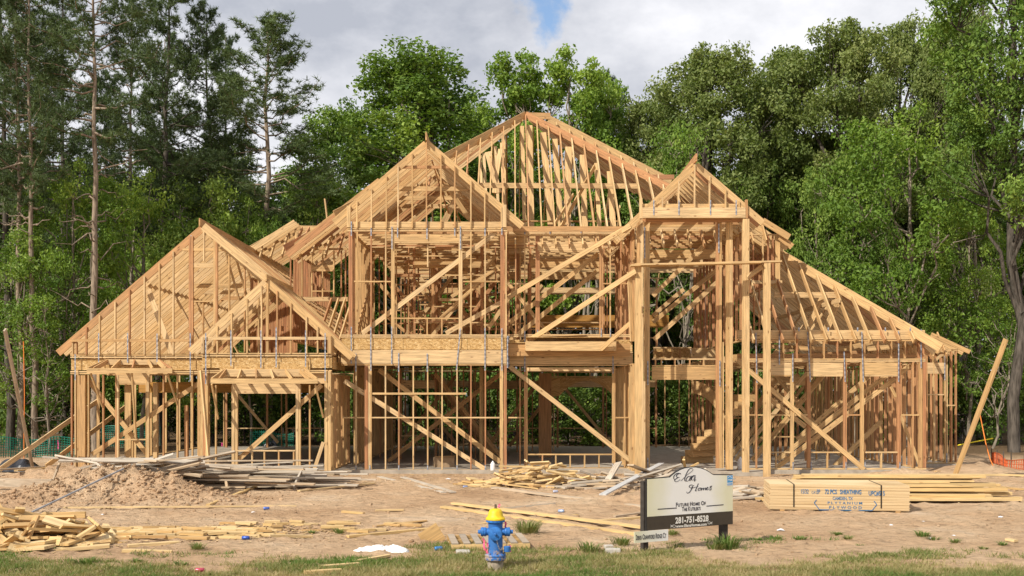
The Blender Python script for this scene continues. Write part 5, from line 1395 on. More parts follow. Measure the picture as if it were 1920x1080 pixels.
# ------------------------------------------------------------------ plywood bundle
def plywood():
    Wd, Hh, Dp = 2.66, .50, 1.22
    o = empty('plywood_bundle', (0, 0, 0), 'strapped bundle of plywood sheets with blue stencilled print lying on the dirt', 'plywood')
    q = on(1443, 957)
    o.location = (q.x, q.y, 0); o.rotation_euler = (0, 0, -.14)
    m, t, b = mat_new('plywood_edge'); nd = t.nodes.new; lk = t.links.new
    tcn = nd('ShaderNodeTexCoord'); mp = nd('ShaderNodeMapping'); mp.inputs['Scale'].default_value = (.8, .8, 90); lk(tcn.outputs['Object'], mp.inputs[0])
    n = nd('ShaderNodeTexNoise'); n.inputs['Scale'].default_value = 1.0; n.inputs['Detail'].default_value = 3; lk(mp.outputs[0], n.inputs['Vector'])
    cr = ramp(t, [(.3, (.44, .30, .15)), (.5, (.60, .445, .25)), (.7, (.66, .51, .31))]); lk(n.outputs['Fac'], cr.inputs['Fac']); lk(cr.outputs[0], b.inputs['Base Color'])
    n_s = 36; V = []; Fc = []
    rr = random.Random(5)
    for k in range(n_s):
        z0 = .03 + k * Hh / n_s; z1 = z0 + Hh / n_s - .0008
        x0 = rr.gauss(0, .008); x1 = Wd + rr.gauss(0, .008); y0 = rr.choice((-.004, 0, 0, .003, .006)); y1 = Dp
        n0 = len(V); V += [(x, y, z) for x in (x0, x1) for y in (y0, y1) for z in (z0, z1)]; Fc += [tuple(i + n0 for i in f) for f in BOXF]
    link('sheet_stack', new_mesh('sheet_stack', V, np.array(Fc), m), o, kind='stuff')
    for x in (.2, 1.3, 2.4):
        v, uv = box_arrays(.09, .06, 1.2); me = new_mesh('bearer', [(a + x, b_ + .6, c + 0) for a, b_, c in v], np.array(BOXF), M['offcut'], uvs=uv); link('bearer', me, o)
    blk = plain('black_strapping', (.012, .011, .010), .5, var=.05)
    for x in (.455, 2.115):
        V = []; Fc = []
        for y0, y1, z0, z1 in ((-.012, -.008, .08, .03 + Hh + .004), (-.008, Dp + .004, .03 + Hh + .0005, .03 + Hh + .004)):
            n0 = len(V); V += [(a, b_, c) for a in (x, x + .022) for b_ in (y0, y1) for c in (z0, z1)]; Fc += [tuple(i + n0 for i in f) for f in BOXF]
        link('strap', new_mesh('strap', V, np.array(Fc), blk), o)
    blue = plain('blue_ink', (.045, .15, .30), .8, var=.35, scale=40)
    def fr(x, z): return Matrix.Translation((x, -.006, z)) @ Matrix.Rotation(math.pi / 2, 4, 'X')
    k = Wd / 251.0
    X = lambda px: (px - 1450) * k + .0
    Z = lambda py: .03 + (958 - py) / 50.0 * Hh
    text_mesh('15/32', .125, blue, 'print', o, fr(X(1506), Z(926)), .55, .001, align='LEFT'); text_mesh('CAT', .075, blue, 'print', o, fr(X(1526), Z(926)), .7, .0, align='LEFT')
    text_mesh('3P', .125, blue, 'print', o, fr(X(1535), Z(926)), .55, .001, align='LEFT')
    text_mesh('72 PCS', .125, blue, 'print', o, fr(X(1550), Z(926)), .62, .003, align='LEFT'); text_mesh('SHEATHING', .125, blue, 'print', o, fr(X(1577), Z(926)), .60, .003, align='LEFT')
    text_mesh('UPC#515', .125, blue, 'print', o, fr(X(1628), Z(928)), .62, .002, align='LEFT')
    text_mesh('CAMDEN, TX', .085, blue, 'print', o, fr(X(1582), Z(937.5)), .75, .002)
    text_mesh('PLYTANIUM', .072, blue, 'print', o, fr(X(1586), Z(946)), 1.25, .001, 1.5)
    text_mesh('PLYWOOD', .08, blue, 'print', o, fr(X(1587), Z(955)), 1.2, .001, 1.5)
    segs = [((1535, 938), (1531, 944)), ((1531, 944), (1540, 957)), ((1540, 957.5), (1635, 957.5)), ((1635, 957), (1643, 946)), ((1643, 946), (1638, 939))]
    V = []; Fc = []
    for a, b_ in segs:
        a = Vector((X(a[0]), -.006, Z(a[1]))); b_ = Vector((X(b_[0]), -.006, Z(b_[1]))); d = (b_ - a).normalized(); s = Vector((-d.z, 0, d.x)) * .008
        n0 = len(V); V += [a - s, b_ - s, b_ + s, a + s]; Fc.append((n0, n0 + 1, n0 + 2, n0 + 3))
    link('print_border', new_mesh('print_border', V, Fc, blue), o)
plywood()

# ------------------------------------------------------------------ builder sign
def sign():
    pl = Vector((1.973, 15.5, 0)); prt = Vector((3.405, 16.28, 0))
    d = (prt - pl); Wd = d.length; yaw = math.atan2(d.y, d.x)
    zb = CAM_Z - (995 - 740) / F * 15.5
    Hh = 98 / F * 15.5
    o = empty('builder_sign', (pl.x, pl.y, 0), 'cream builder sign board with arched top and dark band on two posts', 'sign', rz=yaw)
    S = lambda zx, zy: ((zx - 320) / 965.0 * Wd, zb + ((815 - (zx - 320) * 85 / 965.0) - zy) / ((815 - (zx - 320) * 85 / 965.0) - (235 - (zx - 320) * 50 / 965.0)) * Hh)
    cream, t, b = mat_new('sign_cream'); nd = t.nodes.new; lk = t.links.new
    tcn = nd('ShaderNodeTexCoord'); n = nd('ShaderNodeTexNoise'); n.inputs['Scale'].default_value = 2.2; n.inputs['Detail'].default_value = 4; lk(tcn.outputs['Object'], n.inputs['Vector'])
    sp = nd('ShaderNodeSeparateXYZ'); lk(tcn.outputs['Object'], sp.inputs[0])
    ab = nd('ShaderNodeMath'); ab.operation = 'SUBTRACT'; ab.inputs[1].default_value = Wd / 2; lk(sp.outputs[0], ab.inputs[0])
    ab2 = nd('ShaderNodeMath'); ab2.operation = 'ABSOLUTE'; lk(ab.outputs[0], ab2.inputs[0])
    md = nd('ShaderNodeMath'); md.operation = 'MULTIPLY_ADD'; md.inputs[1].default_value = .5; lk(n.outputs['Fac'], md.inputs[0]); lk(ab2.outputs[0], md.inputs[2])
    cr = ramp(t, [(.55, (.76, .755, .72)), (1.05, (.66, .64, .45))]); lk(md.outputs[0], cr.inputs['Fac']); lk(cr.outputs[0], b.inputs['Base Color']); b.inputs['Roughness'].default_value = .5
    dark = plain('sign_dark_band', (.055, .043, .030), .5, var=.1); edge = plain('sign_edge', (.025, .022, .02), .6, var=.1)
    ink = plain('sign_ink', (.03, .03, .045), .6, var=.05); white = plain('sign_white', (.72, .70, .64), .5, var=.03)
    # outline with the arch
    zt = zb + Hh
    arc = [(S(575, 213)), S(600, 190), S(640, 158), S(690, 130), S(740, 112), S(800, 102), S(860, 102), S(920, 113), S(970, 132), S(1015, 157), S(1040, 175), S(1060, 184)]
    zband = zb + Hh * .265
    def slab_(outline, y0, y1, mat, name):
        n_ = len(outline); v = [(x, y0, z) for x, z in outline] + [(x, y1, z) for x, z in outline]
        f = [tuple(range(n_)), tuple(range(2 * n_ - 1, n_ - 1, -1))] + [((i + 1) % n_, i, n_ + i, n_ + (i + 1) % n_) for i in range(n_)]
        return link(name, new_mesh(name, v, f, mat), o)
    full = [(0, zb), (Wd, zb), (Wd, zt)] + [(x, z) for x, z in reversed(arc)] + [(0, zt)]
    slab_(full, 0, .035, edge, 'sign_board')
    inset = .014
    cre = [(inset, zband), (Wd - .004, zband), (Wd - .004, zt - inset)] + [(x, z - inset) for x, z in reversed(arc)] + [(inset, zt - inset)]
    slab_(cre, -.004, .001, cream, 'cream_panel')
    slab_([(inset, zb + .004), (Wd - .004, zb + .004), (Wd - .004, zband - .001), (inset, zband - .001)], -.004, .001, dark, 'dark_band')
    for x, w, nm in ((-.02, .085, 'post'), (Wd - .17, .10, 'post')):
        v, uv = box_arrays(zt - .05 + .3, w, w); me = new_mesh('post', [(x + w / 2 + b_, .083 + c, a - .3) for a, b_, c in v], np.array(BOXF), plain('dark_post', (.05, .042, .035), .8, var=.3)); link('post', me, o)
    def fr(x, z, y=-.0065): return Matrix.Translation((x, y, z)) @ Matrix.Rotation(math.pi / 2, 4, 'X')
    def hfit(z1, z2): return abs(z2 - z1)
    a = S(810, 525); small_caps('FUTURE HOME OF', .085, ink, 'lettering', o, fr(a[0], a[1] - .012), .72, .0022, 1.15, fit=Wd * .36)
    a = S(812, 587); small_caps("THE KUTILEK'S", .088, ink, 'lettering', o, fr(a[0], a[1]), .55, .0022, 1.05, fit=Wd * .228)
    a = S(815, 712); text_mesh('281-751-8528', .125, white, 'lettering', o, fr(a[0], a[1] - .004), .80, .005, 1.05, fit=Wd * .385)
    a = S(810, 762); text_mesh('www.ElaraHomes.com', .058, white, 'lettering', o, fr(a[0], a[1]), .98, .002, 1.0, fit=Wd * .355)
    # strokes: rules, script lettering and the two fish outlines
    def cat(pts, n=8):
        P_ = [Vector((p_[0], p_[1], 0)) for p_ in pts]; outp = []
        for i in range(len(P_) - 1):
            p0 = P_[max(0, i - 1)]; p1 = P_[i]; p2 = P_[i + 1]; p3 = P_[min(len(P_) - 1, i + 2)]
            for k in range(n):
                u = k / n; outp.append(.5 * ((2 * p1) + (p2 - p0) * u + (2 * p0 - 5 * p1 + 4 * p2 - p3) * u * u + (3 * p1 - p0 - 3 * p2 + p3) * u ** 3))
        outp.append(P_[-1]); return outp
    def strokes(lst, mat, name, wmin, wmax, y=-.0065, smooth=True):
        V = []; Fc = []
        for st in lst:
            pts = cat([S(*q) for q in st]) if smooth else [Vector((*S(*q), 0)) for q in st]
            n0 = len(V); n_ = len(pts)
            for i, q in enumerate(pts):
                dd = (pts[min(n_ - 1, i + 1)] - pts[max(0, i - 1)]).normalized(); s = Vector((-dd.y, dd.x, 0))
                w = wmin + (wmax - wmin) * max(0, -dd.x * .3 - dd.y) if smooth else wmax
                w = max(w, wmin)
                for sg in (-1, 1): V.append((q.x + s.x * w * sg, y - .0002 * len(Fc) / 1000, q.y + s.y * w * sg))
            Fc += [(n0 + 2 * i, n0 + 2 * i + 2, n0 + 2 * i + 3, n0 + 2 * i + 1) for i in range(n_ - 1)]
        return link(name, new_mesh(name, V, Fc, mat), o)
    strokes([[(438, 576), (645, 560)], [(977, 536), (1173, 518)]], ink, 'rule', .006, .0065, smooth=False)
    E_ = [[(692, 186), (668, 180), (645, 196), (642, 214), (660, 222), (640, 234), (622, 256), (632, 270), (656, 264), (684, 246)], [(690, 180), (650, 176), (618, 200), (612, 232), (626, 250)], [(660, 222), (676, 220)]]
    l_ = [[(690, 262), (720, 232), (762, 192), (802, 162), (824, 140), (814, 122), (788, 126), (762, 160), (742, 205), (732, 244), (738, 262), (752, 254)]]
    a1 = [[(790, 222), (768, 222), (750, 244), (752, 262), (768, 258), (786, 230), (778, 252), (786, 258), (800, 236)]]
    r_ = [[(800, 236), (806, 216), (802, 250), (812, 222), (828, 212), (830, 222)]]
    a2 = [[(846, 214), (828, 216), (812, 238), (814, 252), (828, 248), (842, 222), (836, 262), (850, 246)]]
    H_ = [[(838, 312), (802, 304), (782, 322), (800, 336), (824, 318), (806, 356), (782, 388), (758, 394), (756, 378)], [(886, 288), (868, 330), (852, 368), (868, 366)], [(800, 346), (834, 334), (884, 322)]]
    o_ = [[(906, 336), (886, 346), (884, 364), (898, 364), (910, 346), (902, 334), (922, 340)]]
    m_ = [[(926, 336), (916, 364), (934, 342), (946, 338), (940, 360), (956, 340), (968, 336), (964, 358), (978, 348)]]
    e_ = [[(978, 348), (996, 334), (990, 328), (978, 344), (984, 358), (1002, 348)]]
    s_ = [[(1002, 348), (1022, 326), (1034, 318), (1026, 332), (1030, 350), (1014, 360), (1010, 350)], [(1014, 322), (1042, 312)]]
    grow = lambda L_, cx, cy, k: [[(cx + (x - cx) * k, cy + (y - cy) * k) for x, y in q_] for q_ in L_]
    a1, r_, a2 = grow(a1, 752, 260, 1.25), grow(r_, 806, 256, 1.3), grow(a2, 818, 258, 1.3)
    strokes(E_ + l_ + a1 + r_ + a2 + H_ + o_ + m_ + e_ + s_, ink, 'script_lettering', .0036, .0072)
    strokes([[(578, 748), (600, 768), (622, 774), (634, 762), (620, 748), (598, 754), (578, 774)]], white, 'fish_symbol', .003, .0045)
    strokes([[(1044, 708), (1020, 728), (1004, 732), (992, 722), (1004, 708), (1024, 714), (1042, 734)]], white, 'fish_symbol', .003, .0045)
    # blue energy label in the corner: white bordered, arc, star and a bar of lettering
    blue = plain('label_blue', (.07, .30, .58), .5, var=.08)
    def quad(pts, mat, name, y): return link(name, new_mesh(name, [(S(*q)[0], y, S(*q)[1]) for q in pts], [tuple(range(len(pts)))[::-1] if False else tuple(range(len(pts)))], mat), o)
    quad([(1212, 312), (1282, 306), (1282, 192), (1212, 198)], white, 'corner_label', -.0062)
    quad([(1216, 278), (1279, 272), (1279, 195), (1216, 201)], blue, 'label_field', -.0070); quad([(1216, 306), (1279, 300), (1279, 280), (1216, 286)], blue, 'label_bar', -.0070)
    strokes([[(1222, 226), (1246, 208), (1270, 222)], [(1222, 252), (1236, 240), (1248, 250), (1262, 238)]], white, 'label_arc', .004, .004, y=-.0078)
    st = []
    for k in range(10):
        rr_ = 14 if k % 2 == 0 else 6; aa = math.pi / 2 + k * math.pi / 5; st.append((1262 + rr_ * math.cos(aa), 246 - rr_ * math.sin(aa)))
    quad(st, white, 'label_star', -.0080)
    text_mesh('ENERGY STAR', .016, white, 'label_lettering', o, fr(*(lambda q: (q[0], q[1]))(S(1247, 298)), y=-.0078), 1.0, .0003)
    # separate address board nailed to the left post
    ad = empty('address_board', (0, 0, 0), 'small cream address board at the foot of the builder sign', 'sign')
    p0 = P(1188, 996, 15.42); p1 = P(1255, 992, 15.66)
    p0 = P(1189, 1018, 15.40); dd = Vector((d.x, d.y, 0)).normalized()
    Lb = 67 / F * 15.5 / math.cos(yaw) * 1.02
    ad.location = (p0.x, p0.y - .03, p0.z); ad.rotation_euler = (0, 0, yaw)
    hb = 21 / F * 15.5
    v = [(x, y, z) for x in (0, Lb) for y in (0, .012) for z in (0, hb)]
    link('board_face', new_mesh('board_face', v, np.array(BOXF), cream), ad)
    mm = Matrix.Translation((Lb / 2, -.004, hb * .28)) @ Matrix.Rotation(math.pi / 2, 4, 'X')
    small_caps('28505 CRAWFORD RIDGE CT', .105, ink, 'lettering', ad, mm, .40, .0022, 1.0, fit=Lb * .92)
    return o
sign()

# ------------------------------------------------------------------ fire hydrant
def hydrant():
    q = on(929, 1065); o = empty('fire_hydrant', (q.x, q.y, q.z - .02), 'blue fire hydrant with yellow bonnet standing in the grass', 'hydrant')
    bl, t, b = mat_new('hydrant_blue'); nd = t.nodes.new; lk = t.links.new
    tcn = nd('ShaderNodeTexCoord'); n = nd('ShaderNodeTexNoise'); n.inputs['Scale'].default_value = 14; n.inputs['Detail'].default_value = 7; n.inputs['Roughness'].default_value = .7; lk(tcn.outputs['Object'], n.inputs['Vector'])
    sp = nd('ShaderNodeSeparateXYZ'); lk(tcn.outputs['Object'], sp.inputs[0])
    mr_ = nd('ShaderNodeMapRange'); mr_.inputs['From Min'].default_value = .56; mr_.inputs['From Max'].default_value = .05; mr_.inputs['To Min'].default_value = -.30; mr_.inputs['To Max'].default_value = .12; lk(sp.outputs[2], mr_.inputs['Value'])
    ad = nd('ShaderNodeMath'); ad.operation = 'ADD'; lk(n.outputs['Fac'], ad.inputs[0]); lk(mr_.outputs[0], ad.inputs[1])
    mk = nd('ShaderNodeMapRange'); mk.inputs['From Min'].default_value = .46; mk.inputs['From Max'].default_value = .60; lk(ad.outputs[0], mk.inputs['Value'])
    c = mixc(t, 'MIX', mk.outputs[0], (.03, .14, .40), (.40, .30, .21)); lk(c, b.inputs['Base Color'])
    b.inputs['Roughness'].default_value = .6; b.inputs['Specular IOR Level'].default_value = .4
    clean = plain('hydrant_blue_clean', (.028, .15, .44), .45, var=.3, scale=25, spec=.4); yel = plain('hydrant_yellow', (.72, .50, .015), .5, var=.16, scale=22, spec=.4)
    rust = plain('rusty_iron', (.13, .09, .06), .8, var=.3); steel = plain('chain_steel', (.35, .34, .32), .45, .6)
    pink = plain('pink_ribbon', (.75, .12, .22), .7, var=.1); mud = plain('muddy_pipe', (.30, .25, .19), .9, var=.4, scale=18)
    def lt(name, prof, mat, parent=o, m=None, seg=28):
        v, f = lathe(prof, seg)
        if m is not None: v = [m @ Vector(q) for q in v]
        me = new_mesh(name, v, f, mat); 
        for p_ in me.polygons: p_.use_smooth = len(p_.vertices) == 4
        ob = link(name, me, parent); md = ob.modifiers.new('edges', 'EDGE_SPLIT'); md.split_angle = math.radians(35); return ob
    lt('buried_pipe', [(.105, -.1), (.105, .13)], mud)
    lt('lower_flange', [(.10, .13), (.135, .132), (.14, .145), (.14, .165), (.132, .17), (.132, .178), (.14, .182), (.14, .20), (.13, .212), (.105, .22)], bl)
    lt('barrel', [(.100, .21), (.097, .26), (.095, .45), (.095, .56), (.097, .62), (.105, .635)], bl)
    lt('upper_flange', [(.10, .625), (.122, .63), (.126, .645), (.124, .655), (.10, .66)], clean)
    lt('bonnet', [(.122, .656), (.13, .664), (.128, .684), (.112, .694), (.100, .72), (.093, .755), (.080, .785), (.055, .803), (.03, .81)], yel)
    lt('operating_nut', [(.026, .80), (.026, .815), (.017, .82), (.016, .862), (.012, .866)], rust, seg=5)
    for k in range(8):
        a = k * math.pi / 4 + .2
        lt('flange_bolt', [(.011, .12), (.011, .226)], rust, m=Matrix.Translation((.122 * math.cos(a), .122 * math.sin(a), 0)), seg=6)
    side = lambda s: Matrix.Translation((0, 0, .50)) @ Matrix.Rotation(s * math.pi / 2, 4, 'Y')
    for s in (-1, 1):
        h = lt('hose_nozzle', [(.05, .07), (.05, .12), (.058, .122), (.058, .13)], clean, m=side(s), seg=20)
        lt('hose_cap', [(.060, .13), (.062, .134), (.062, .148), (.056, .15), (.056, .158), (.062, .16), (.060, .19), (.045, .196), (.028, .198), (.026, .228), (.02, .232)], clean, m=side(s), seg=20)
    fm = Matrix.Translation((0, 0, .49)) @ Matrix.Rotation(math.pi / 2, 4, 'X')
    lt('pumper_nozzle', [(.075, .06), (.075, .11)], clean, m=fm)
    lt('pumper_cap', [(.088, .11), (.092, .114), (.092, .14), (.086, .15), (.05, .158), (.03, .16)], clean, m=fm)
    lt('cap_nut', [(.02, .158), (.018, .19), (.012, .193)], bl, m=fm, seg=5)
    def chain(a, b_, sag, n_=13):
        j = Join()
        for i in range(n_):
            u = (i + .5) / n_; c_ = np.array(a) * (1 - u) + np.array(b_) * u; c_[2] -= sag * 4 * u * (1 - u)
            ang = np.linspace(0, 6.283, 9); ax1 = np.array([1, 0, 0]) if i % 2 else np.array([0, 1, 0]); ax2 = np.array([0, 0, 1.0])
            pts = c_ + np.cos(ang)[:, None] * ax1 * .007 + np.sin(ang)[:, None] * ax2 * .012
            j.add(*tube_arrays(pts, np.full(9, .0028), 4))
        link('chain', j.mesh('chain', steel, True), o)
    chain((-.17, -.03, .44), (-.085, -.07, .34), .09); chain((.17, -.03, .44), (.11, -.07, .28), .05); chain((.02, -.15, .41), (.09, -.10, .30), .07, 15)
    lt('loose_cap', [(.03, .22), (.046, .225), (.048, .29), (.043, .296), (.02, .30)], bl, m=Matrix.Translation((.155, -.05, .02)), seg=18)
    def ribbon(a, ln_, sw):
        n_ = 8; v = []; 
        for i in range(n_ + 1):
            u = i / n_; x = a[0] + sw * u + .008 * math.sin(u * 7); v += [(x - .012, a[1] + .01 * math.sin(u * 5), a[2] - ln_ * u), (x + .012, a[1] + .014 * math.sin(u * 5 + 1), a[2] - ln_ * u)]
        link('ribbon', new_mesh('ribbon', v, [(2 * i, 2 * i + 1, 2 * i + 3, 2 * i + 2) for i in range(n_)], pink), o)
    ribbon((-.165, -.05, .42), .16, .03); ribbon((-.11, -.04, .36), .14, 0); ribbon((.125, .03, .63), .10, .02); ribbon((.185, -.05, .33), .09, .015); ribbon((.045, -.02, .87), .05, .005)
hydrant()

# ------------------------------------------------------------------ pallet, leaning panel, blocks, sheet, litter
def pallet():
    o = empty('pallet', (0, 0, 0), 'weathered wooden pallet lying just left of and behind the hydrant', 'pallet')
    q = on(846, 1032); o.location = (q.x, q.y, q.z - .02); o.rotation_euler = (0.02, 0, .13)
    L_, Wd = 1.18, .92
    def add(nm, cx, cy, cz, lx, ly, lz, mat='grey_wood', tone=.4):
        v, uv = box_arrays(lx, lz, ly); me = new_mesh(nm, [(a - lx / 2 + cx, b_ + cy, c + cz) for a, b_, c in v], np.array(BOXF), M[mat], uvs=uv); k = link(nm, me, o); k.color = (tone, 0, 0, 1)
    for y in (.02, Wd / 2, Wd - .02): add('stringer', L_ / 2, y, .06, L_, .04, .09, 'offcut', .45 if y < .1 else .8)
    for i in range(7): add('slat', .06 + i * (L_ - .12) / 6, Wd / 2, .115, .10, Wd, .018, 'grey_wood', .93 + .05 * (i % 3))
    for i in range(3): add('bottom_slat', .06 + i * (L_ - .12) / 2, Wd / 2, .008, .10, Wd, .016, 'grey_wood', .7)
pallet()
a = on(794, 1018)
laid('plank_end', a + Vector((.02, -.05, .01)), a + Vector((.11, .2, .22)), .03, .30, 'offcut', 'short wide plank end tilted against the left side of the pallet', 'board', up=(0, 0, 1), tone=.75, flat=True).matrix_world = Matrix.Translation(a + Vector((.14, .2, .09))) @ Matrix.Rotation(.12, 4, 'Z') @ Matrix.Rotation(math.radians(-32), 4, 'Y') @ Matrix.Translation((-.20, 0, 0))
def block(px, py, l, w, h, yaw, label):
    q = on(px, py); v = [(x, y, z) for x in (-l / 2, l / 2) for y in (-w / 2, w / 2) for z in (-.02, h)]
    bm = bmesh.new(); vs = [bm.verts.new(c) for c in v]; [bm.faces.new([vs[i] for i in f]) for f in BOXF]
    bmesh.ops.bevel(bm, geom=bm.edges[:], offset=.008, segments=1, affect='EDGES'); me = bpy.data.meshes.new('block'); bm.to_mesh(me); bm.free(); me.materials.append(M['block'])
    link('concrete_block', me, None, q, (0, 0, yaw), label, 'block')
block(1149, 1035, .22, .12, .055, .05, 'nearer grey concrete paver lying in the grass left of the sign'); block(1141, 1026, .13, .10, .05, .3, 'farther grey concrete paver behind the other one left of the sign')
block(868, 1040, .20, .2, .05, .1, 'flat grey slab piece lying in front of the pallet')
def sheet():
    q = on(714, 1034); nx, ny = 40, 16; v = []
    for j in range(ny):
        for i in range(nx):
            u = i / (nx - 1) * 2 - 1; w = j / (ny - 1) * 2 - 1
            x = u * .42 * (1 - .15 * w * w) ; y = w * .17 * (1 - .5 * u * u * (1 if u < 0 else .3))
            rid = max(0, 1 - w * w) * (max(0, 1 - u * u)) ** .5
            z = rid * (.085 + .05 * mnoise.noise((u * 4, w * 3, 2)) + .03 * mnoise.noise((u * 10, w * 8, 5))) * (.8 if abs(u - .25) < .05 else 1)
            v.append((x, y, max(-.01, z)))
    f = [(j * nx + i, j * nx + i + 1, (j + 1) * nx + i + 1, (j + 1) * nx + i) for j in range(ny - 1) for i in range(nx - 1)]
    link('plastic_sheet', new_mesh('plastic_sheet', v, f, plain('white_plastic', (.72, .72, .72), .5, var=.05), smooth=False), None, q, (0, 0, .04), 'crumpled white plastic sheet lying at the edge of the grass', 'plastic sheet')
sheet()
def can(px, py, col, label, yaw):
    v, f = lathe([(.025, 0), (.032, .008), (.032, .105), (.025, .118)], 12); q = on(px, py)
    o = link('drink_can', new_mesh('drink_can', v, f, plain('can_paint', col, .3, .4), True), None, q + Vector((0, 0, .032)), (0, math.pi / 2, yaw), label, 'can')
can(494, 957, (.10, .16, .45), 'blue and white drink can lying in the middle of the dirt left of centre', .2); can(454, 1012, (.05, .10, .40), 'blue drink can near the small blocks at lower left', -.1)
can(366, 1075, (.5, .08, .12), 'red drink can in the near grass at lower left', .1); can(80, 1031, (.25, .25, .25), 'silver can at the foot of the offcut heap', .6)
can(868, 915, (.30, .34, .5), 'pale blue can left of the centre scrap pile', .3); can(943, 910, (.10, .14, .5), 'blue can under the centre scrap pile', -.2); can(1037, 925, (.45, .48, .6), 'light can right of the centre scrap pile', .2); can(1047, 961, (.35, .45, .65), 'pale can in the dirt right of the hydrant', -.4); can(815, 1033, (.05, .2, .45), 'small blue can by the corner of the pallet', .4)
def scrap(px, py, s, label, seed, col=(.72, .72, .72)):
    rr = np.random.default_rng(seed); n_ = 9; a_ = np.linspace(0, 6.283, n_, endpoint=False); v = [(math.cos(t_) * s * rr.uniform(.5, 1), math.sin(t_) * s * .7 * rr.uniform(.5, 1), s * rr.uniform(.02, .3)) for t_ in a_] + [(0, 0, s * .45)]
    link('paper_scrap', new_mesh('paper_scrap', v, [(i, (i + 1) % n_, n_) for i in range(n_)], plain('scrap_paper', col, .8, var=.08)), None, on(px, py), None, label, 'litter', 'paper scraps on the dirt')
for i, (px, py, s) in enumerate(((475, 962, .07), (840, 898, .13), (1464, 993, .12), (1670, 985, .07), (1745, 1010, .06), (1788, 1005, .06), (1850, 965, .1), (1908, 936, .12), (192, 966, .06), (1731, 977, .05), (1722, 1015, .05), (1876, 966, .08))):
    scrap(px, py, s * .75, 'scrap of white paper litter on the bare dirt', 30 + i)
def clods():
    rng = random.Random(4)
    for i in range(120):
        if i < 80:
            cx, cy, rx, ry, hh = MOUND[rng.randrange(4)]; x = cx + rng.gauss(0, .7) * rx; y = cy - abs(rng.gauss(0, .7)) * ry
        else: y = rng.uniform(16.5, 29); x = rng.uniform(-.47, .47) * y
        s = rng.uniform(.02, .065)
        me = CLOD[rng.randrange(4)]
        o = link('dirt_clod', me, None, (x, y, ground_h(x, y) + s * .2), (rng.random() * 6, rng.random() * 6, rng.random() * 6), 'small clod of dry sandy soil lying on the mound or yard', 'clod', 'clods of dry soil'); o.scale = (s, s, s * .8)
def clod_mesh(seed):
    bm = bmesh.new(); bmesh.ops.create_icosphere(bm, subdivisions=1, radius=1); rr = random.Random(seed)
    for v in bm.verts: v.co *= rr.uniform(.65, 1.2)
    me = bpy.data.meshes.new('clod'); bm.to_mesh(me); bm.free(); me.materials.append(M['dirt']); return me
def crumbs():
    rng = np.random.default_rng(17); base = np.array([v.co[:] for v in clod_mesh(9).vertices]); fc = np.array([tuple(p_.vertices) for p_ in bpy.data.meshes['clod'].polygons])
    V = []; Fc = []; n0 = 0
    for i in range(7000):
        if i < 2800:
            cx, cy, rx, ry, hh = MOUND[(0, 0, 0, 1, 2)[i % 5]]; x = cx + rng.normal() * .75 * rx; y = cy - .15 + rng.normal() * .7 * ry; s = .012 + .05 * rng.random() ** 2.5
        else: y = 15.2 + 15 * rng.random(); x = (rng.random() * 2 - 1) * .49 * y; s = .006 + .026 * rng.random() ** 3
        a = rng.random() * 6.28; c_, s_ = math.cos(a), math.sin(a)
        b_ = base * np.array([1, .7 + .5 * rng.random(), .75]) * s; b_ = np.stack([b_[:, 0] * c_ - b_[:, 1] * s_, b_[:, 0] * s_ + b_[:, 1] * c_, b_[:, 2]], 1)
        V.append(b_ + [x, y, ground_h(x, y) + s * .25]); Fc.append(fc + n0); n0 += len(b_)
    link('dirt_crumbs', new_mesh('dirt_crumbs', np.concatenate(V), np.concatenate(Fc), M['dirt']), None, label='loose crumbs of dry soil over the whole yard', kind='stuff')
crumbs()
def chips():
    rng = np.random.default_rng(23); V = []; Fc = []; T = []
    spots = [(on(70, 1015).x, 16.6, 1.6, 1.0, 900), (on(330, 1000).x, 17.4, 2.2, .8, 1500), (on(500, 992).x, 18.0, 2.0, .6, 900), (P(1000, 890, 27).x, 26.3, 2.0, .9, 900), (0, 30.2, 9.0, .5, 900), (P(1500, 900, 24).x, 24.5, 3.0, 1.4, 500), (-3, 28.3, 4.0, 1.0, 700)]
    n0 = 0
    for cx, cy, sx, sy, n in spots:
        for i in range(n):
            x = cx + rng.normal() * sx * .6; y = cy + rng.normal() * sy * .6; l = .012 + .05 * rng.random() ** 3; w = .008 + .012 * rng.random(); a = rng.normal() * .7; z = ground_h(x, y) + .008
            c_, s_ = math.cos(a), math.sin(a); e_ = rng.normal() * .006
            V += [(x - l * c_ - w * s_, y - l * s_ + w * c_, z), (x + l * c_ - w * s_, y + l * s_ + w * c_, z + e_ + .006), (x + l * c_ + w * s_, y + l * s_ - w * c_, z + .006), (x - l * c_ + w * s_, y - l * s_ - w * c_, z + .004)]
            Fc.append((n0, n0 + 3, n0 + 2, n0 + 1)); n0 += 4; T.append(rng.random() * .8)
    o = link('wood_chips', new_mesh('wood_chips', V, np.array(Fc), M['offcut'], uvs=[(0, 0)] * (4 * len(Fc)), tone=T), None, label='sawdust and splinters strewn round the lumber piles', kind='stuff'); o.color = (0, 0, 0, 1)
chips()
CLOD = [clod_mesh(i) for i in range(4)]
clods()

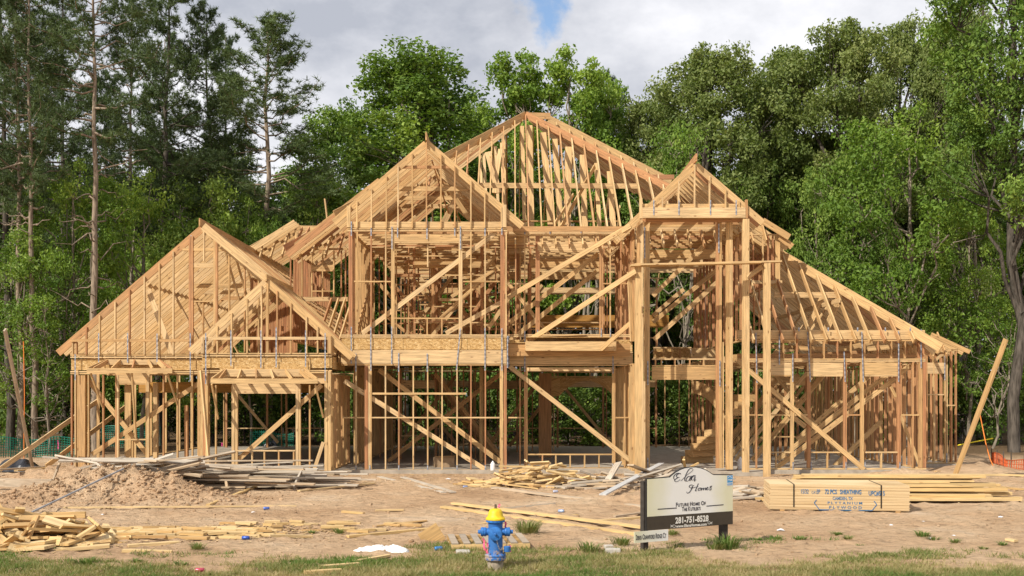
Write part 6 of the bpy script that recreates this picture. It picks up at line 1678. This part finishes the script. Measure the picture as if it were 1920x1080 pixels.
# ------------------------------------------------------------------ site odds and ends
def net(name, pts, h, mat, label, cell=.09):
    """plastic mesh fence: real strands along and across"""
    j = Join(); 
    P_ = [np.array(p_, float) for p_ in pts]
    seg = []
    for a, b_ in zip(P_[:-1], P_[1:]):
        n_ = max(2, int(np.linalg.norm(b_ - a) / cell))
        for i in range(n_): seg.append(a + (b_ - a) * i / n_)
    seg.append(P_[-1]); seg = np.array(seg); seg[:, 1] += .05 * np.sin(np.arange(len(seg)) * .5)
    top_ = h + .06 * np.sin(np.arange(len(seg)) * .31) - .05 * np.abs(np.sin(np.arange(len(seg)) * .07))
    for k in range(int(h / cell) + 1):
        u = k * cell / h; q = seg.copy(); q[:, 2] += top_ * min(u, 1); j.add(*tube_arrays(q, np.full(len(q), .016 if k in (0, int(h / cell)) else .011), 3))
    for i in range(len(seg)):
        q = np.array([seg[i], seg[i] + np.array([0.01, 0, top_[i]])]); j.add(*tube_arrays(q, [.016, .016], 3))
    o = empty(name, (0, 0, 0), label, 'fence'); link('netting', j.mesh('netting', mat), o)
    for i in range(0, len(seg), max(1, len(seg) // 4)):
        v, f = tube_arrays(np.array([seg[i] + [0, .03, -.2], seg[i] + [0, .03, h + .15]]), [.02, .02], 5); link('stake', new_mesh('stake', v, f, M['bark_dark']), o)
gm = plain('green_plastic', (.010, .20, .13), .5, var=.2); om = plain('orange_plastic', (.50, .10, .03), .5, var=.15)
def gpt(px, py, Y): q = P(px, py, Y); return (q.x, Y, 0.0)
net('green_safety_fence', [gpt(-20, 0, 38), gpt(60, 0, 39), gpt(140, 0, 39.5)], .75, gm, 'green plastic safety netting left of the house behind the mound')
net('green_safety_fence', [gpt(190, 0, 46), gpt(300, 0, 46.3)], .9, gm, 'green plastic netting seen through the left garage window')
net('green_safety_fence', [gpt(470, 0, 46), gpt(550, 0, 46.5)], .7, gm, 'green plastic netting seen through the right garage window')
net('orange_safety_fence', [gpt(1860, 0, 36), gpt(1890, 0, 33.5), gpt(1925, 0, 32)], .32, om, 'orange plastic netting slumped on the ground at the right edge', .16)
def cord(pts, r_, mat, name, label, cat):
    v, f = tube_arrays(np.array([q[:] for q in pts]), np.full(len(pts), r_), 5); link(name, new_mesh(name, v, f, mat, True), None, label=label, cat=cat)
oc = plain('hanging_cord', (.75, .22, .04), .6)
cord([P(1837, 775, 34) , P(1842, 800, 34), P(1848, 830, 33.5), P(1856, 860, 32), P(1868, 886, 31)], .018, oc, 'hanging_cord', 'orange cord hanging down beside the leaning board on the right', 'cord')
cord([P(44, 640, 34), P(46, 740, 34), P(45, 810, 34), P(45, 868, 34)], .014, oc, 'hanging_cord', 'thin orange cord hanging in front of the green netting at left', 'cord')
cord([P(1796, 835, 36), P(1830, 828, 36), P(1862, 822, 36)], .022, plain('yellow_tape', (.75, .62, .03), .6), 'yellow_tape', 'yellow tape stretched between trees right of the house', 'tape')
def ribbon_tree(px, py, Y):
    a = P(px, py, Y); v = [(a.x - .03, a.y, a.z), (a.x + .03, a.y, a.z), (a.x + .05, a.y - .02, a.z - .45), (a.x - .01, a.y - .02, a.z - .5)]
    link('pink_ribbon', new_mesh('pink_ribbon', v, [(0, 1, 2, 3)], plain('flagging', (.8, .1, .3), .7)), None, label='pink flagging ribbon tied to a trunk behind the garage', cat='ribbon', group='pink ribbons behind the garage')
ribbon_tree(109, 826, 44); ribbon_tree(183, 826, 44); ribbon_tree(416, 830, 45)
def tarp(px0, px1, Y, label, seed):
    nx, ny = 26, 10; v = []
    x0 = (px0 - 960) / F * Y; x1 = (px1 - 960) / F * Y
    for j_ in range(ny):
        for i in range(nx):
            u = i / (nx - 1); w = j_ / (ny - 1); e_ = math.sin(math.pi * u) ** .4 * math.sin(math.pi * w) ** .6
            v.append((lerp(x0, x1, u), Y + w * 1.0, e_ * (.3 + .25 * mnoise.noise((u * 5, w * 4, seed))) + .0))
    f = [(j_ * nx + i, j_ * nx + i + 1, (j_ + 1) * nx + i + 1, (j_ + 1) * nx + i) for j_ in range(ny - 1) for i in range(nx - 1)]
    link('black_tarp', new_mesh('black_tarp', v, f, plain('black_plastic', (.018, .018, .022), .3, var=.1, spec=.5)), None, label=label, cat='tarp')
tarp(-20, 62, 31.5, 'crumpled black plastic tarp at the left edge behind the boards', 1.0)
tarp(488, 520, 44.8, 'black plastic heap seen through the right garage window', 2.0)
def jug(px, Y, label, s=1.0):
    v, f = lathe([(.09, 0), (.095, .02), (.095, .2), (.07, .25), (.03, .28), (.03, .31)], 14); q = P(px, 0, Y)
    o = link('plastic_jug', new_mesh('plastic_jug', v, f, plain('milky_plastic', (.72, .72, .70), .4, var=.03), True), None, (q.x, Y, SLAB_TOP), None, label, 'jug'); o.scale = (s, s, s * 1.2)
jug(1388, 31.0, 'white plastic jug standing on the slab beside the tall portico post', 1.0); jug(1395, 31.05, 'second white plastic jug right of the first on the slab', .9); jug(924, 30.6, 'small white jug on the slab edge left of the centre scrap pile', .75)
def carton():
    q = P(832, 0, 32.2); v = [(x, y, z) for x in (-.3, .3) for y in (-.2, .2) for z in (0, .30)]
    o = empty('cardboard_box', (q.x, 32.2, SLAB_TOP), 'low brown cardboard carton standing on the slab behind the studs', 'box', rz=.2)
    cm = plain('cardboard', (.36, .25, .15), .9); link('box_body', new_mesh('box_body', v, np.array(BOXF), cm), o)
    link('box_flap', new_mesh('box_flap', [(-.3, -.2, .301), (.3, -.2, .301), (.32, -.34, .36), (-.3, -.34, .35)], [(0, 1, 2, 3)], cm), o)
carton()
